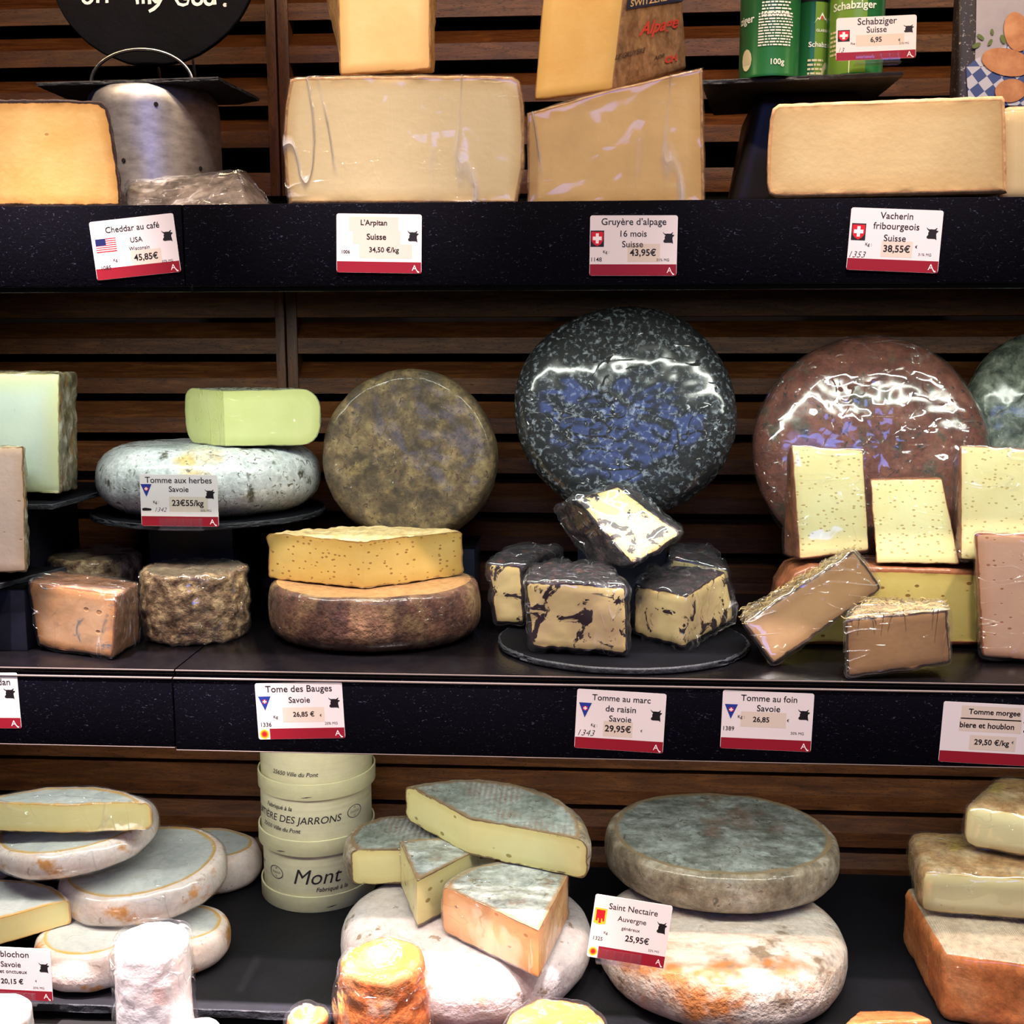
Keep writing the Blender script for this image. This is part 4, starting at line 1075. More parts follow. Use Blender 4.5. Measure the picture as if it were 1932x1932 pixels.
c3 = standing('biggest upright red-brown wheel in creased film, behind the pale wedges', 1657, 842, .24, .132, .065, m_redw, 15, 0, 13, re=.03, bulge=.006, lump=.005, dome=.008, wrapm=M['film'])
c4 = standing('silvery green upright wheel cut by the right photo edge', 1998, 772, .30, .098, .05, m_greyw, 14, 0, 14, re=.03, dome=.01, lump=.003)
for lab, c, x0, x1, rad in (('dark riser block under the upright matt brown wheel', c1, PY(705, 1040, .20).x, PY(884, 1040, .20).x, .1025), ('dark riser block under the upright black mottled wheel', c2, PY(1090, 960, .2).x, PY(1268, 960, .2).x, .1245),
        ('dark riser block under the upright red-brown wheel', c3, c3.x-.05, c3.x+.05, .130), ('dark riser block under the silvery green wheel', c4, c4.x-.04, c4.x+.05, .098)):
    riser(lab, x0, x1, c.y+.035, c.y+.115, 0, c.z-rad*.975-.018)

# herb tomme on slate and riser
ZS = .122
fr = PZ(388, 1003, ZS); cs = Vector((PZ(382, 975, ZS).x, fr.y+.137, ZS))
slate_disc('round slate disc under the pale herb wheel', (cs.x, cs.y, ZS), .144, .007, 3, .92)
riser('square dark riser block holding the slate of the herb wheel', PY(263, 1040, cs.y-.05).x, PY(425, 1040, cs.y-.05).x, cs.y-.02, cs.y+.10, 0, ZS)
wheel('cheese_round', 'pale grey-white herb wheel with rounded side, on the round slate disc', (cs.x+.001, cs.y+.001, ZS+.0085), .127, .080, m_herb, .030, .010, .001, 40, seed=21, lump=.003, dome=.001, ell=.93)
wedge('cheese_wedge', 'pale green wedge lying on top of the pale herb wheel', (425, 843), (606, 838), (352, 833), ZS+.0895, .066, .045, {'rind': m_greenr, 'paste': m_green}, re=.022, seed=22, amp=.001, pamp=.0003, freq=90)
price_tag('price card for Tomme aux herbes in a clear clip on the round slate', (338, 944.5), 146, 97, .2, cs.y-.139,
    [('Tomme aux herbes', .50, .105, .86), ('Savoie', .50, .28, .255), ('23€55/kg', .61, .56, .41, 'b'), ('Kg :', .20, .54, .07), ('1342', .26, .68, .15, 'h'), ('30% MG', .84, .69, .14)],
    (savoie, .08, .31), clip=True, stickers=((.62, .57, .50, .29),), extra=lambda p: p.poly('inked_out_number', 'ink', [(.02, .655), (.06, .645), (.13, .66), (.14, .675), (.13, .70), (.03, .705), (.015, .69)]))

# far left blocks
sl = PZ(60, 922, .16)
slate_poly('slate_tile', 'slate tile under the tall white block at the left photo edge', [(-.66, .10), (PZ(165, 925, .16).x, .10), (PZ(165, 925, .16).x+.012, .30), (-.66, .30)], .150, .006, 9)
riser('dark riser block under the tall white block at the left', -.64, PY(55, 1000, .16).x, .16, .29, 0, .150)
g, o = hx([(-140, 682, .125), (112, 683, .125), (112, 911, .125), (-140, 913, .125)], [(-140, 676, .24), (143, 684, .205), (147, 905, .205), (-140, 900, .24)], .004, .006)
roughen(g, {'rind': .0028}, 45, 31); build(g, 'cheese_block', {'rind': m_blockr, 'paste': m_blockp}, (o.x, o.y, .1565), label='tall greenish-white block with mouldy rind at the left edge')
slate_poly('slate_tile', 'low slate tile under the rosy piece at the lower left edge', [(-.64, .03), (PZ(62, 1080, .075).x, .045), (PZ(62, 1080, .075).x+.03, .14), (-.64, .14)], .072, .006, 10)
riser('low grey riser under the rosy piece at the left edge', -.63, PY(45, 1120, .06).x, .06, .13, 0, .072)
g, o = hx([(-140, 834, .055), (44, 832, .055), (50, 1070, .05), (-140, 1078, .05)], [(-140, 834, .12), (48, 836, .115), (56, 1060, .115), (-140, 1064, .12)], .003, .006)
roughen(g, {'rind': .003}, 60, 32); build(g, 'cheese_piece', {'rind': m_blockr, 'paste': m_pinkp}, (o.x, o.y, .078), label='rosy beige piece with ragged rind, cut by the left photo edge')

# blue-veined block and small crusty cylinders
g, o = hx([(52, 1096, .062), (222, 1120, .028), (212, 1243, .028), (72, 1218, .062)], [(100, 1074, .14), (262, 1098, .10), (264, 1212, .10), (110, 1180, .14)], .004, .005)
roughen(g, {'rind': .0015, 'paste': .0006}, 60, 33)
rt = build(g, 'cheese_piece', {'rind': m_bluer, 'paste': m_bluep}, (o.x, o.y, .0005), label='orange-tan blue-veined piece in film, leftmost on the middle shelf')
shell(g, rt, M['film2'], .0008, .004, 30, 5)
wheel('cheese_round', 'small grey-topped cheese behind the blue-veined piece', at_front(186, 1180, 0, .05), .054, .078, m_crust, .006, .002, .003, 40, seed=34, top=m_crustt)
wheel('cheese_round', 'small tall cylinder with a wrinkled ochre crust in film', at_front(372, 1222, 0, .0585), .0575, .079, m_crust, .005, .002, .0034, 85, seed=35, top=m_crustt, wrapm=M['film'], wob=.0015, lump=.002, step=.0035)

# tome des bauges
cb = at_front(708, 1245, 0, .112)
wheel('cheese_round', 'wide red-brown wheel under the golden half cheese', cb, .117, .063, m_baugesw, .006, .004, .001, 30, seed=36, top=m_baugeswt, ell=.86, rb=.018)
wedge('cheese_half', 'golden half cheese with small holes lying on the wide red-brown wheel', (688, 1110), (873, 1084), (508, 1090), .0645, .052, .045, {'rind': m_baugesr, 'paste': m_bauges}, re=.006, amp=.0022, pamp=.0003, seed=37, freq=110, top=m_baugest, step=.0045)

# marc de raisin on slate
zsd = .0005
cd_ = PZ(1176, 1262, .007); cm = Vector((PZ(1176, 1215, .007).x, cd_.y+.118, 0))
slate_disc('round slate disc under the grape-crusted cheeses', (cm.x, cm.y, zsd), .139, .007, 8, .85)
ZM = .0102
def marc(label, front, back, z, seed, r=.006, tg=None):
    g, o = hx(front, back, r, .0042, tg)
    roughen(g, {'rind': .0035, 'paste': .0008}, 70, seed, .002, 20)
    rt = build(g, 'cheese_piece', {'rind': m_marcr, 'paste': m_marcp}, (o.x, o.y, z if z is not None else o.z), label=label, group='grape-crusted pieces in film')
    shell(g, rt, M['film2'], .001, .012 if seed == 44 else .006, 30 if seed == 44 else 40, seed)
    return rt
fY = PZ(1090, 1236, ZM).y
marc('foremost grape-crusted piece, standing with its cut face to the viewer', [(988, 1098, fY+.012), (1182, 1108, fY), (1186, 1240, fY), (1003, 1224, fY+.012)], [(1008, 1064, fY+.10), (1150, 1062, fY+.10), (1150, 1170, fY+.10), (1010, 1170, fY+.10)], ZM, 41)
marc('left grape-crusted piece behind the foremost one', [(918, 1070, .165), (985, 1076, .15), (990, 1192, .15), (932, 1188, .165)], [(960, 1036, .25), (1062, 1036, .25), (1062, 1130, .25), (960, 1130, .25)], ZM, 42, tg=dict(r='rind'))
marc('grape-crusted piece at the back left, mostly hidden', [(1006, 1040, .27), (1070, 1034, .27), (1070, 1100, .27), (1006, 1100, .27)], [(1012, 1018, .32), (1075, 1014, .32), (1075, 1080, .32), (1012, 1080, .32)], ZM, 43)
marc_big = marc('right grape-crusted piece in billowing film, corner towards the viewer', [(1196, 1100, .13), (1296, 1118, .07), (1288, 1222, .07), (1192, 1194, .13)], [(1230, 1062, .19), (1372, 1070, .17), (1386, 1168, .17), (1240, 1140, .19)], ZM, 44, tg=dict(r='paste'))
marc('grape-crusted piece at the back right, behind the billowing one', [(1262, 1030, .21), (1378, 1052, .20), (1384, 1150, .20), (1262, 1140, .21)], [(1272, 1004, .28), (1340, 1008, .28), (1344, 1100, .28), (1272, 1100, .28)], ZM, 45)
marc('topmost grape-crusted piece, tilted, its yellow cut face up', [(1082, 938, .14), (1166, 914, .155), (1290, 1008, .11), (1196, 1070, .085)], [(1042, 962, .18), (1190, 918, .20), (1288, 1000, .17), (1110, 1066, .15)], None, 46)

# right-hand group
yb = PZ(1700, 1222, 0).y
g, o = fslab([(1475, 1226), (1470, 1170), (1478, 1120), (1500, 1090), (1530, 1078), (1700, 1080), (1850, 1086), (1850, 1226)], yb, .075, re=.004, step=.0055, bulge=.002)
roughen(g, {'rind': .0012}, 40, 51); zbk = max(v.z for v in g.V)
build(g, 'cheese_half', {'rind': m_wedr, 'paste': paste('yellow holed paste of the base half', (222, 200, 116), (206, 178, 96), (166, 92, 60), .0012, .010, mott=(214, 188, 104), holes=(80, .28, (150, 108, 50), .55))}, (o.x, o.y, .0005), label='half wheel with holed yellow cut face, lying under the pale wedges')
yw_ = yb+.004
g, o = hx([(1492, 843, yw_+.028), (1630, 853, yw_+.028), (1642, 1045, yw_+.006), (1508, 1060, yw_+.006)], [(1484, 858, yw_+.055), (1600, 850, yw_+.06), (1600, 1040, yw_+.05), (1476, 1052, yw_+.045)], .004, .005)
roughen(g, {'rind': .0012}, 60, 52)
rt = build(g, 'cheese_wedge', {'rind': m_wedr, 'paste': m_wedp}, (o.x, o.y, zbk+.001), label='tall pale wedge with chipped top, left of three upright wedges'); shell(g, rt, M['film'], .0008, .003, 30, 52)
g, o = hx([(1641, 908, yw_+.02), (1778, 906, yw_+.02), (1812, 1070, yw_-.002), (1652, 1068, yw_-.002)], [(1650, 905, yw_+.05), (1770, 903, yw_+.05), (1790, 1050, yw_+.04), (1660, 1050, yw_+.04)], .003, .005)
roughen(g, {'rind': .0012}, 60, 53)
build(g, 'cheese_wedge', {'rind': m_wedr, 'paste': m_wedp}, (o.x, o.y, zbk+.001), label='shorter pale wedge in the middle of three upright wedges')
g, o = hx([(1812, 830, yw_+.012), (2010, 842, yw_+.012), (2010, 1060, yw_-.012), (1812, 1048, yw_-.012)], [(1798, 860, yw_+.05), (1990, 840, yw_+.05), (1990, 1040, yw_+.04), (1792, 1044, yw_+.04)], .004, .005)
roughen(g, {'rind': .0012}, 60, 54)
rt = build(g, 'cheese_wedge', {'rind': m_wedr, 'paste': m_wedp}, (o.x, o.y, zbk+.001), label='largest upright pale wedge in film at the right photo edge'); shell(g, rt, M['film'], .0008, .004, 26, 54)
riser('dark riser block behind the pink cheese', PY(1862, 1150, .14).x, .60, .135, .24, 0, zbk+.0005)
yp = PZ(1870, 1252, 0).y
g, o = hx([(1838, 1010, yp+.012), (2020, 1016, yp+.012), (2030, 1262, yp-.004), (1852, 1248, yp)], [(1836, 1012, yp+.045), (2000, 1016, yp+.045), (2000, 1230, yp+.045), (1846, 1215, yp+.045)], .005, .005)
roughen(g, {'rind': .001}, 60, 55)
rt = build(g, 'cheese_piece', {'rind': m_wedr, 'paste': m_pinkw}, (o.x, o.y, .0005), label='large pink piece in creased film at the right photo edge'); shell(g, rt, M['film'], .0008, .005, 24, 55)
def hay_straws(g, root, n, seed, face_y):
    """stalks of hay stuck to the top rind"""
    rnd = random.Random(seed); N = normals(g)
    cand = [i for i, n_ in enumerate(N) if n_.dot(face_y) > .6]
    V = []; Fs = []
    for k in range(n):
        p = g.V[rnd.choice(cand)].copy(); d = Vector((rnd.uniform(-1, 1), rnd.uniform(-.5, .5), rnd.uniform(-.3, .3))); d = (d-face_y*d.dot(face_y)).normalized()
        L = rnd.uniform(.007, .017); b_ = len(V); s = d.cross(face_y).normalized()*.00045; q = p-d*L/2
        for j in range(5):
            c = q+d*L*j/4+face_y*(.0012+.0015*math.sin(j*1.4+k)); V += [c+s, c-s, c+face_y*.0007]
        for j in range(4):
            for a_ in range(3):
                e = (a_+1) % 3; Fs.append((b_+3*j+a_, b_+3*j+e, b_+3*j+3+e, b_+3*j+3+a_))
    o_ = mesh_obj('hay', V, Fs, m_straw, root, 0); o_['kind'] = 'stuff'
m_straw = plain('dry hay', (176, 150, 92), .6, var=(60, (128, 100, 56)))
y2 = PZ(1592, 1283, 0).y
g, o = hx([(1592, 1168, y2+.004), (1788, 1150, y2+.012), (1797, 1254, y2+.012), (1594, 1283, y2)], [(1636, 1128, y2+.07), (1776, 1132, y2+.07), (1780, 1220, y2+.07), (1620, 1236, y2+.07)], .005, .0045)
roughen(g, {'rind': .0022}, 60, 56)
rt = build(g, 'cheese_piece', {'rind': m_hayr, 'paste': m_hayp}, (o.x, o.y, .0005), label='brown hay-crusted piece lying flat at the front of the shelf'); hay_straws(g, rt, 110, 1, Vector((0, 0, 1))); shell(g, rt, M['film2'], .001, .004, 26, 56)
y1 = y2+.036
g, o = hx([(1400, 1176, y1+.015), (1612, 1036, y1+.055), (1666, 1112, y1+.05), (1458, 1257, y1)], [(1402, 1150, y1+.055), (1604, 1034, y1+.095), (1650, 1090, y1+.09), (1462, 1220, y1+.05)], .005, .0045)
roughen(g, {'rind': .0022}, 60, 57)
rt = build(g, 'cheese_piece', {'rind': m_hayr, 'paste': m_hayp}, (o.x, o.y, max(o.z, .0005)), label='brown hay-crusted piece leaning diagonally on its neighbour'); hay_straws(g, rt, 110, 2, Vector((-.55, 0, .83)).normalized()); shell(g, rt, M['film2'], .001, .004, 26, 57)

# ------------------------------------------------------------------ bottom shelf materials
m_reb = rind('pink-white reblochon rind', ((.3, (226, 196, 176)), (.5, (236, 216, 206)), (.7, (238, 228, 222))), 16, blotch=((22, .56, .64, (220, 152, 80)),), speck=(90, .64, .70, (190, 160, 140)), bump=.5, mot=.14, wrap=.8, wr=1.2, wrough=.14)
m_rebt = rind('bluish white reblochon top', ((.3, (186, 192, 190)), (.7, (216, 218, 214))), 14, blotch=((30, .62, .70, (200, 188, 156)),), bump=.3, mot=.12, wrap=.8, wr=.6, wrough=.2, rimc=(.006, (214, 168, 92)))
m_rebp = paste('soft ivory paste', (238, 226, 164), (234, 210, 134), (222, 164, 84), .0014, .008, mott=(234, 220, 152), wrap=.9, wr=.6)
m_snt = rind('grey-blue saint nectaire top', ((.3, (112, 118, 108)), (.5, (150, 158, 150)), (.68, (186, 192, 188))), 18, blotch=((14, .58, .68, (150, 112, 88)),), speck=(60, .60, .68, (90, 82, 66)), bump=1, mot=.4, imprint=('X', 48, .5, (134, 92, 70)), rimc=(.007, (132, 104, 74)))
m_snt2 = rind('white-grey saint nectaire top', ((.36, (128, 130, 122)), (.5, (176, 182, 178)), (.64, (214, 218, 216))), 26, stretch=(1, 1.8, 1), blotch=((20, .57, .66, (140, 112, 88)),), speck=(60, .60, .68, (100, 92, 76)), bump=1, mot=.4, rimc=(.006, (150, 116, 80)))
m_snt3 = rind('grey flat mouldy top', ((.36, (96, 98, 90)), (.5, (136, 140, 132)), (.64, (172, 176, 170))), 22, stretch=(1, 1.7, 1), blotch=((12, .56, .66, (128, 104, 88)), (30, .58, .68, (176, 182, 176))), speck=(60, .60, .68, (84, 76, 62)), bump=1, mot=.4, rimc=(.007, (140, 116, 82)))
m_snr = rind('grey-tan saint nectaire side', ((.36, (120, 104, 84)), (.5, (164, 148, 124)), (.64, (198, 186, 168))), 24, blotch=((10, .53, .64, (178, 150, 96)),), speck=(70, .6, .68, (104, 92, 76)), bump=1, mot=.4, wrap=.7, wr=1.2, wrough=.16)
m_snp = paste('ivory saint nectaire paste', (228, 216, 152), (216, 200, 130), (120, 96, 68), .0020, .010, mott=(232, 222, 162), holes=(60, .26, (164, 142, 76), .68), hs=2)
m_snp2 = paste('peach saint nectaire paste', (240, 200, 136), (224, 158, 96), (170, 112, 70), .0014, .020, mott=(236, 186, 124), holes=(60, .20, (190, 120, 70), .8), hs=1.5, wrap=.5, wr=.8)
m_snpale = rind('pale wrapped wheel', ((.3, (190, 176, 168)), (.5, (218, 206, 204)), (.7, (232, 224, 226))), 12, mot=.16, blotch=((9, .58, .66, (200, 150, 104)), (40, .62, .68, (150, 130, 110))), bump=.9, wrap=.8, wr=1.0, wrough=.2)
m_snbot = rind('rippled orange-white wheel', ((.3, (200, 164, 136)), (.45, (226, 208, 192)), (.7, (232, 226, 218))), 26, mot=.2, stretch=(.35, 1.8, 1.8), blotch=((7, .57, .64, (202, 128, 70)), (22, .57, .66, (150, 128, 106))), bump=1, bdist=.004, wrap=.5, wr=.8, wrough=.2)
m_morp = paste('cream holed paste', (226, 212, 162), (222, 200, 142), (206, 170, 84), .001, .012, mott=(222, 206, 160), holes=(40, .12, (160, 120, 70), .85), wrap=.8, wr=.3)
m_morr = rind('orange-yellow washed rind', ((.36, (160, 116, 70)), (.5, (200, 156, 104)), (.64, (214, 186, 144))), 26, mot=.4, blotch=((16, .55, .66, (190, 160, 66)), (12, .60, .7, (170, 150, 140))), bump=.6, wrap=.9, wr=.6)
m_ora = rind('deep orange block', ((.3, (196, 100, 48)), (.5, (222, 132, 72)), (.7, (226, 160, 110))), 14, blotch=((10, .58, .68, (170, 128, 124)),), bump=.4, wrap=.9, wr=.8)
m_grid = rind('imprinted beige top', ((.3, (196, 168, 140)), (.6, (216, 196, 172))), 24, bump=.5, imprint=('X', 130, .5, (150, 130, 110)), wrap=.5, wr=.3)
m_epo = rind('shiny orange washed rind', ((.3, (222, 96, 40)), (.5, (236, 130, 60)), (.7, (240, 170, 110))), 22, blotch=((18, .58, .66, (240, 196, 170)),), fine=70, bump=.8, bdist=.004, wrap=1, wr=.5)
m_epot = rind('yellow-orange crater top', ((.3, (240, 160, 40)), (.5, (246, 196, 60)), (.7, (250, 226, 150))), 26, fine=60, bump=1, bdist=.005, wrap=1, wr=.5)
m_goat = rind('white bloomy rind', ((.3, (232, 214, 206)), (.6, (244, 238, 238))), 14, mot=.08, blotch=((24, .62, .70, (236, 200, 190)),), bump=.3, wrap=.6, wr=.5, wrough=.2)

# ------------------------------------------------------------------ bottom left: reblochons
zr = ZB+.0005
def reb(label, c, rad=.073, h=.036, rot=(0, 0, 0), seed=0, ell=1.0, wrapm=None):
    return wheel('cheese_round', label, c, rad, h, m_reb, .007, .005, .0009, 40, rb=.015, rot=rot, seed=seed, top=m_rebt, lump=.0025, lfreq=14, ell=ell, wrapm=wrapm)
reb('low white reblochon at the bottom left behind the price card', at_front(178, 1888, zr, .056), .060, .050, seed=61, ell=.9)
reb('white reblochon beside the bare slate, right of the white cylinder', at_front(350, 1852, zr, .05), .050, .044, seed=62)
reb('rear white reblochon lying next to the wooden boxes', at_front(392, 1712, zr, .075), .069, .052, seed=63, ell=.8)
reb('large white reblochon with pink side in the middle of the pile', at_front(278, 1748, zr+.053, .085), .096, .042, (R(3), R(-4), 0), 64, .95, wrapm=M['film'])
reb('tilted white reblochon directly under the cut half', at_front(148, 1664, zr+.107, .085), .094, .035, (R(1), R(-4), 0), 65, .95, wrapm=M['film'])
reb('white reblochon at the left photo edge under the tilted one', at_front(-70, 1700, zr+.052, .075), .075, .040, seed=66)
wedge('cheese_half', 'cut half reblochon with ivory face on top of the pile', (130, 1571), (288, 1568), (-60, 1562), zr+.157, .034, .055, {'rind': m_reb, 'paste': m_rebp}, re=.010, seed=67, top=m_rebt, pamp=.0003, rot=(0, R(-1), 0), wrapm=M['film'], wob=.002)
wedge('cheese_half', 'cut reblochon piece with ivory side at the left photo edge above the price card', (-20, 1786), (134, 1742), (-160, 1740), zr+.053, .030, .05, {'rind': m_reb, 'paste': m_rebp}, re=.004, seed=68, top=m_rebt, pamp=.0003)
price_tag('price card for Reblochon, half cut off by the left photo edge', (22, 1837), 150, 98, .8, .016,
    [('Reblochon', .49, .125, .47), ('Savoie', .495, .32, .25), ('fort et onctueux', .46, .455, .47), ('20,15 €', .50, .65, .28, 'b'), ('€', .80, .62, .02), ('30% MG', .83, .75, .14)],
    None, clip=True, cowat=(.91, .36))
# foremost white cheeses on the lower counter
ZC = -.50
def px_rad(px, py, Y, wpx): return (PY(px+wpx/2, py, Y)-PY(px-wpx/2, py, Y)).length/2
def column(label, cx, ty, Y, wtop, mat, top, zbot=ZC, seed=0, flare=1.12, crater=0, wrapm=None, amp=.001, lump=.002, re=.006):
    """upright drum standing on the lower counter; ty = photo row of the centre of its top"""
    p = PY(cx, ty, Y); rad = px_rad(cx, ty, Y, wtop); h = p.z-zbot
    g = slab(arc_pts(0, 0, rad, 0, 360, 56), h, re, 0, .0045, ('rind', 'top'), dome=-.000)
    W = []
    for v in g.V:
        k = 1-v.z/h; s = 1+(flare-1)*min(1, k*2.0); q = Vector((v.x*s, v.y*s, v.z))
        rr_ = math.hypot(v.x, v.y)/rad
        if crater and v.z > h-re*1.01 and rr_ < .8: q.z -= crater*(1-(rr_/.8)**2)**2*1.6
        W.append(q)
    g.V = W; roughen(g, {'rind': amp, 'top': amp*.35}, 70, seed, lump*.6, 22)
    rt = build(g, 'cheese_drum', {'rind': mat, 'top': top}, (p.x, Y, zbot), label=label, cat='cheese', rim=False, part_names={'top': 'top_rind'})
    if wrapm: shell(g, rt, wrapm, .002, .006, 22, seed)
    return rt
column('tall white drum in film standing in front of the reblochons', 286, 1768, -.055, 132, m_goat, m_goat, seed=71, wrapm=M['film2'], flare=1.05)
column('white drum in the bottom left photo corner', -8, 1905, -.075, 120, m_goat, m_goat, seed=72, flare=1.1)
column('low white drum peeking in at the bottom, right of the tall white one', 378, 1936, -.07, 70, m_goat, m_goat, seed=73)
column('orange drum with a yellow crater top in film', 722, 1808, -.065, 160, m_epo, m_epot, seed=74, flare=1.16, crater=.009, wrapm=M['film'], amp=.0025, lump=.003)
column('yellow-white drum half hidden behind the orange one, at the bottom', 580, 1912, -.055, 74, m_epo, m_epot, seed=75, flare=1.15, crater=.004, wrapm=M['film'], amp=.002)
column('orange-topped drum peeking in at the bottom middle', 1048, 1935, -.075, 190, m_epo, m_epot, seed=76, crater=.003, wrapm=M['film'], amp=.002)
g, o = hx([(1590, 1932, -.06), (1760, 1922, -.06), (1770, 2010, -.06), (1590, 2010, -.06)], [(1618, 1906, -.01), (1725, 1906, -.01), (1730, 1990, -.01), (1610, 1990, -.01)], .006, .005)
g.T = ['rind']*len(g.T); roughen(g, {'rind': .001}, 40, 77)
hh = o.z-ZC
g.V = [Vector((v.x, v.y, v.z*(1 if v.z > .01 else 1)-(hh if v.z < .012 else 0))) for v in g.V]
build(g, 'cheese_block', {'rind': m_ora}, (o.x, o.y, o.z), label='orange cheese corner peeking in at the bottom right', rim=False)

# ------------------------------------------------------------------ round wooden boxes
m_box = rind('pale poplar wood', ((.3, (216, 204, 164)), (.5, (232, 222, 184)), (.7, (238, 230, 196))), 12, stretch=(.3, .3, 9), fine=60, bump=.15, rough=.5, mot=.08)
m_box2 = rind('poplar rim wood', ((.3, (218, 210, 166)), (.6, (234, 226, 182))), 10, stretch=(.3, .3, 5), fine=60, bump=.15, rough=.5, mot=.08)
m_prt = plain('grey-black stamp', (44, 42, 44), .5)
bc = at_front(603, 1724, ZB, .0765)
def woodbox(label, z0, hh, rad, rimh, prints, dx=0, rz=0, tilt=0, seam=0, toprim=False):
    t = empty('wooden_box', (bc.x+dx, bc.y, z0), (0, R(tilt), R(rz)), label, 'box', 'round wooden cheese boxes')
    lathe('box_side', [(0, .004), (rad-.0045, .004), (rad-.004, .006), (rad-.004, hh), (rad-.0055, hh), (rad-.0055, hh-.008), (0, hh-.008)], m_box, t, 72)
    lathe('rim_band', [(0, 0), (rad-.0005, 0), (rad, .0008), (rad, rimh-.0005), (rad-.0005, rimh), (rad-.002, rimh), (rad-.002, .003)], m_box2, t, 72)
    for a0, z_ in seam:
        V = []; Fs = []
        for i in range(5):
            a_ = R(a0+i*2.6); z = z_+i*.0004
            for dz in (-.0007, .0007): V.append(((rad+.0002)*math.sin(a_), -(rad+.0002)*math.cos(a_), z+dz*(1-abs(i-2)/2.6)))
        for i in range(4): Fs.append((2*i, 2*i+2, 2*i+3, 2*i+1))
        mesh_obj('staple', V, Fs, m_prt, t, 0)
    rr_ = rad-.004
    for txt, ang, z_, w_, bold, sh in prints:
        if txt == 'oval':
            n = 40; V = []; Fs = []
            for i in range(n):
                t_ = 2*math.pi*i/n
                for k in (1, .90):
                    x = w_/2*k*math.cos(t_); y = w_*.36*k*math.sin(t_); a_ = R(ang)+x/rr_; V.append(((rr_+.0004)*math.sin(a_), -(rr_+.0004)*math.cos(a_), z_+y))
            for i in range(n): j = (i+1) % n; Fs.append((2*i, 2*i+1, 2*j+1, 2*j))
            mesh_obj('stamp_oval', V, Fs, m_prt, t, 0)
            for tt, dy, ww in (('FR', .22, .14), ('25.625.01', 0, .62), ('CE', -.22, .14)):
                P, F2 = text_geo(tt, w_*ww, None, 0, .2)
                mesh_obj('stamp_lettering', [((rr_+.0004)*math.sin(R(ang)+x/rr_), -(rr_+.0004)*math.cos(R(ang)+x/rr_), z_+dy*w_+y) for x, y in P], F2, m_prt, t, 0)
            continue
        P, F2 = text_geo(txt, w_, None, bold, sh)
        mesh_obj('stamp_lettering', [((rr_+.0004)*math.sin(R(ang)+x/rr_), -(rr_+.0004)*math.cos(R(ang)+x/rr_), z_+y) for x, y in P], F2, m_prt, t, 0)
    return t
RB = .0765; HB = .0755
woodbox('lowest round wooden box, stamped Mont in large italics', ZB+.0003, HB, RB, .0215, [('oval', -35, .047, .0245, 0, 0), ('Mont d’Or', 38, .047, .128, 0, .28), ('Fabriqué à la', 27, .0285, .042, .01, .25), ('PONT', -66, .050, .022, .02, .2)], 0, 0, 0, ((20, .006),))
woodbox('middle round wooden box, stamped with the dairy name in capitals', ZB+HB+.0006, HB, RB+.0005, .0215, [('FRUITIÈRE DES JARRONS', -22, .0475, .148, .006, .2), ('Fabriqué à la', -31, .0615, .042, .01, .25), ('25650 Ville du Pont', -31, .0335, .064, .01, .25), ('oval', 52, .050, .024, 0, 0)], -.001, 3, .3, ((-32, .004), (48, .008)))
woodbox('topmost round wooden box, mostly hidden behind the shelf front', ZB+2*HB+.0010, HB, RB+.0008, .0215, [('25650 Ville du Pont', -6, .0335, .064, .01, .25)], .001, -4, 0, ((2, .004),))

# ------------------------------------------------------------------ bottom middle: Saint Nectaire
wheel('cheese_round', 'low pale wrapped wheel under the cut Saint Nectaire wedges', at_front(880, 1965, zr, .136), .138, .074, m_snpale, .026, .008, .0012, 30, seed=81, top=m_snpale, lump=.005, lfreq=8, ell=.97)
zt1 = zr+.076
wheel('cheese_round', 'lower whitish rippled Saint Nectaire wheel behind the price card', at_front(1357, 1960, zr, .13), .134, .066, m_snbot, .018, .008, .0012, 30, seed=82, top=m_snbot, lump=.005, lfreq=8, ell=.98)
wheel('cheese_round', 'upper grey Saint Nectaire wheel with a flat mouldy top', at_front(1359, 1739, zr+.070, .130), .141, .052, m_snr, .008, .005, .0012, 30, seed=83, top=m_snt3, lump=.003, lfreq=8, ell=.89, rb=.018)
wedge('cheese_wedge', 'pale wedge with grey top at the left, behind the central pointed wedge', (760, 1668), (850, 1660), (664, 1668), zt1+.004, .044, .10, {'rind': m_snr, 'paste': m_snp}, re=.006, seed=84, top=m_snt, amp=.002)
wedge('cheese_half', 'large cut half Saint Nectaire with mottled blue-grey top', (885, 1612), (1108, 1655), (766, 1548), zt1+.0585, .046, .085, {'rind': m_snr, 'paste': m_snp}, re=.010, seed=85, top=m_snt, amp=.0018, rot=(R(2), 0, 0))
wedge('cheese_wedge', 'pointed Saint Nectaire wedge with its tip to the viewer', (788, 1748), (934, 1668), (756, 1668), zt1+.004, .055, .012, {'rind': m_snr, 'paste': m_snp}, re=.004, seed=86, top=m_snt2, amp=.0012, wrapm=M['film'], wob=.0015)
wedge('cheese_wedge', 'foremost peach-faced Saint Nectaire wedge with white top', (1016, 1844), (1072, 1730), (836, 1755), zt1+.003, .052, .05, {'rind': m_snr, 'paste': m_snp2}, re=.006, seed=87, top=m_snt2, amp=.0014, wrapm=M['film'], wob=.0015)
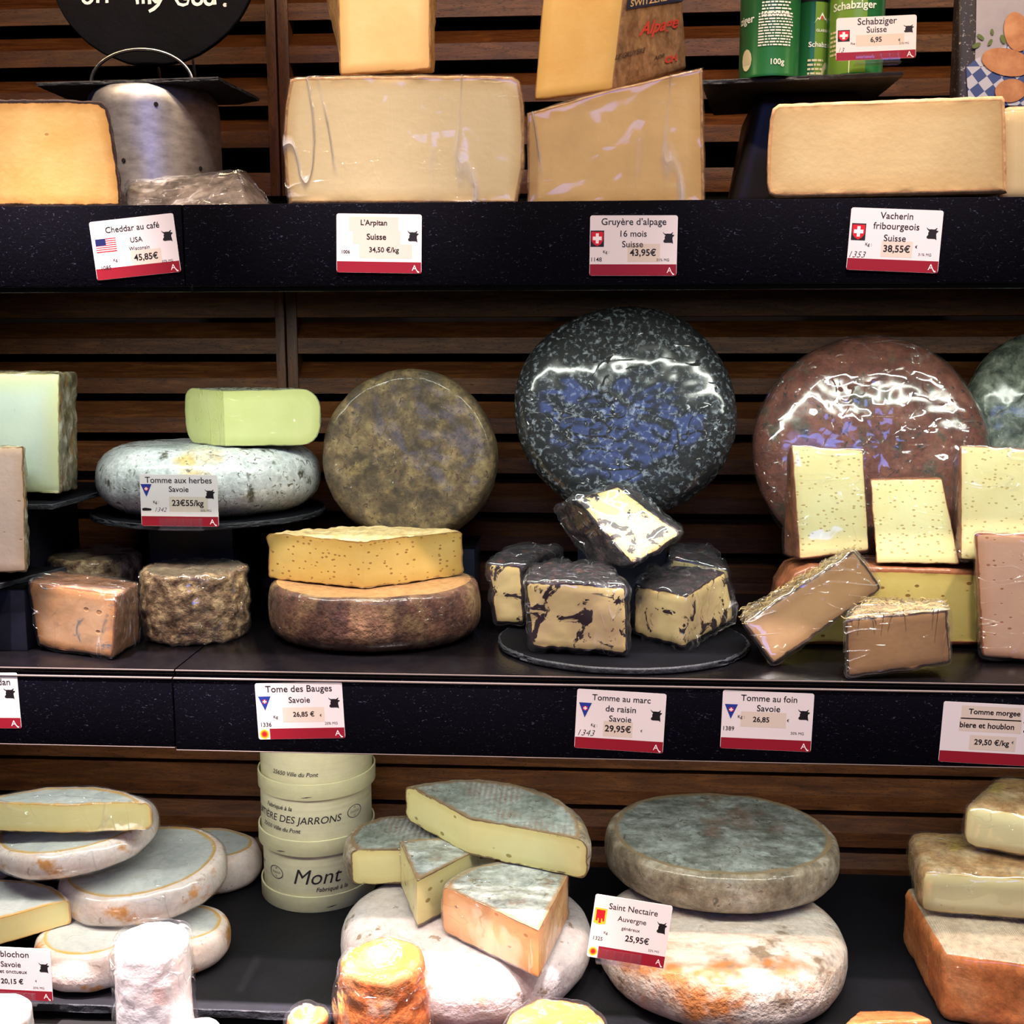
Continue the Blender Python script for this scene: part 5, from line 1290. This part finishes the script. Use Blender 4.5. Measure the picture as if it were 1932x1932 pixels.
price_tag('price card for Saint Nectaire in a clear clip, leaning on the lower wheel', (1188, 1757), 147, 112, 8, -.022,
    [('Saint Nectaire', .51, .155, .63), ('Auvergne', .51, .34, .37), ('généreux', .51, .48, .24), ('25,95€', .61, .625, .31, 'b'), ('Kg', .20, .59, .05), ('1325', .11, .69, .12), ('32% MG', .84, .75, .14)],
    (auvergne, .10, .34), aop=True, clip=True, lean=8)

# ------------------------------------------------------------------ bottom right stack
def plane_hx(frontpx, backpx, z0, z1, r, tags, dy=.0):
    # frontpx / backpx: TL, TR pixels of the top edges on the plane z1; sides go straight down to z0
    c = [PZ(*frontpx[0], z1), PZ(*frontpx[1], z1)]; b = [PZ(*backpx[0], z1), PZ(*backpx[1], z1)]
    dn = lambda p, d: Vector((p.x, p.y+d, z0))
    q = [c[0], c[1], dn(c[1], dy), dn(c[0], dy), b[0], b[1], dn(b[1], 0), dn(b[0], 0)]
    o = Vector((sum(v.x for v in q)/8, sum(v.y for v in q)/8, z0))
    return hexa([v-o for v in q], r, .0055, tags), o
z1a = ZB+.078; z1b = z1a+.0575; z1c = z1b+.062
g, o = plane_hx([(1782, 1796), (2060, 1836)], [(1704, 1668), (2010, 1676)], zr, z1a, .010, dict(f='rind', t='top'), -.006)
roughen(g, {'rind': .0016, 'top': .001}, 40, 91, .003, 12)
build(g, 'cheese_block', {'rind': m_ora, 'top': m_grid}, o, label='lowest orange block with imprinted top in the right-hand stack', rim=False, part_names={'top': 'imprinted_top'})
g, o = plane_hx([(1738, 1642), (2060, 1664)], [(1712, 1562), (2010, 1575)], z1a+.0035, z1b, .014, dict(t='top'), 0)
roughen(g, {'rind': .0012, 'top': .0012}, 40, 92, .002, 12)
rt = build(g, 'cheese_block', {'rind': m_morr, 'top': m_morr, 'paste': m_morp}, o, label='middle cream-faced block in the right-hand stack', part_names={'top': 'top_rind'}); shell(g, rt, M['film'], .0008, .004, 26, 92)
g, o = plane_hx([(1814, 1514), (2070, 1556)], [(1876, 1458), (2050, 1470)], z1b+.006, z1c, .018, dict(t='top'), 0)
roughen(g, {'rind': .0012, 'top': .0012}, 40, 93, .002, 12)
rt = build(g, 'cheese_block', {'rind': m_morr, 'top': m_morr, 'paste': m_morp}, o, label='topmost pale yellow-faced block in the right-hand stack', part_names={'top': 'top_rind'}); shell(g, rt, M['film'], .0008, .004, 26, 93)
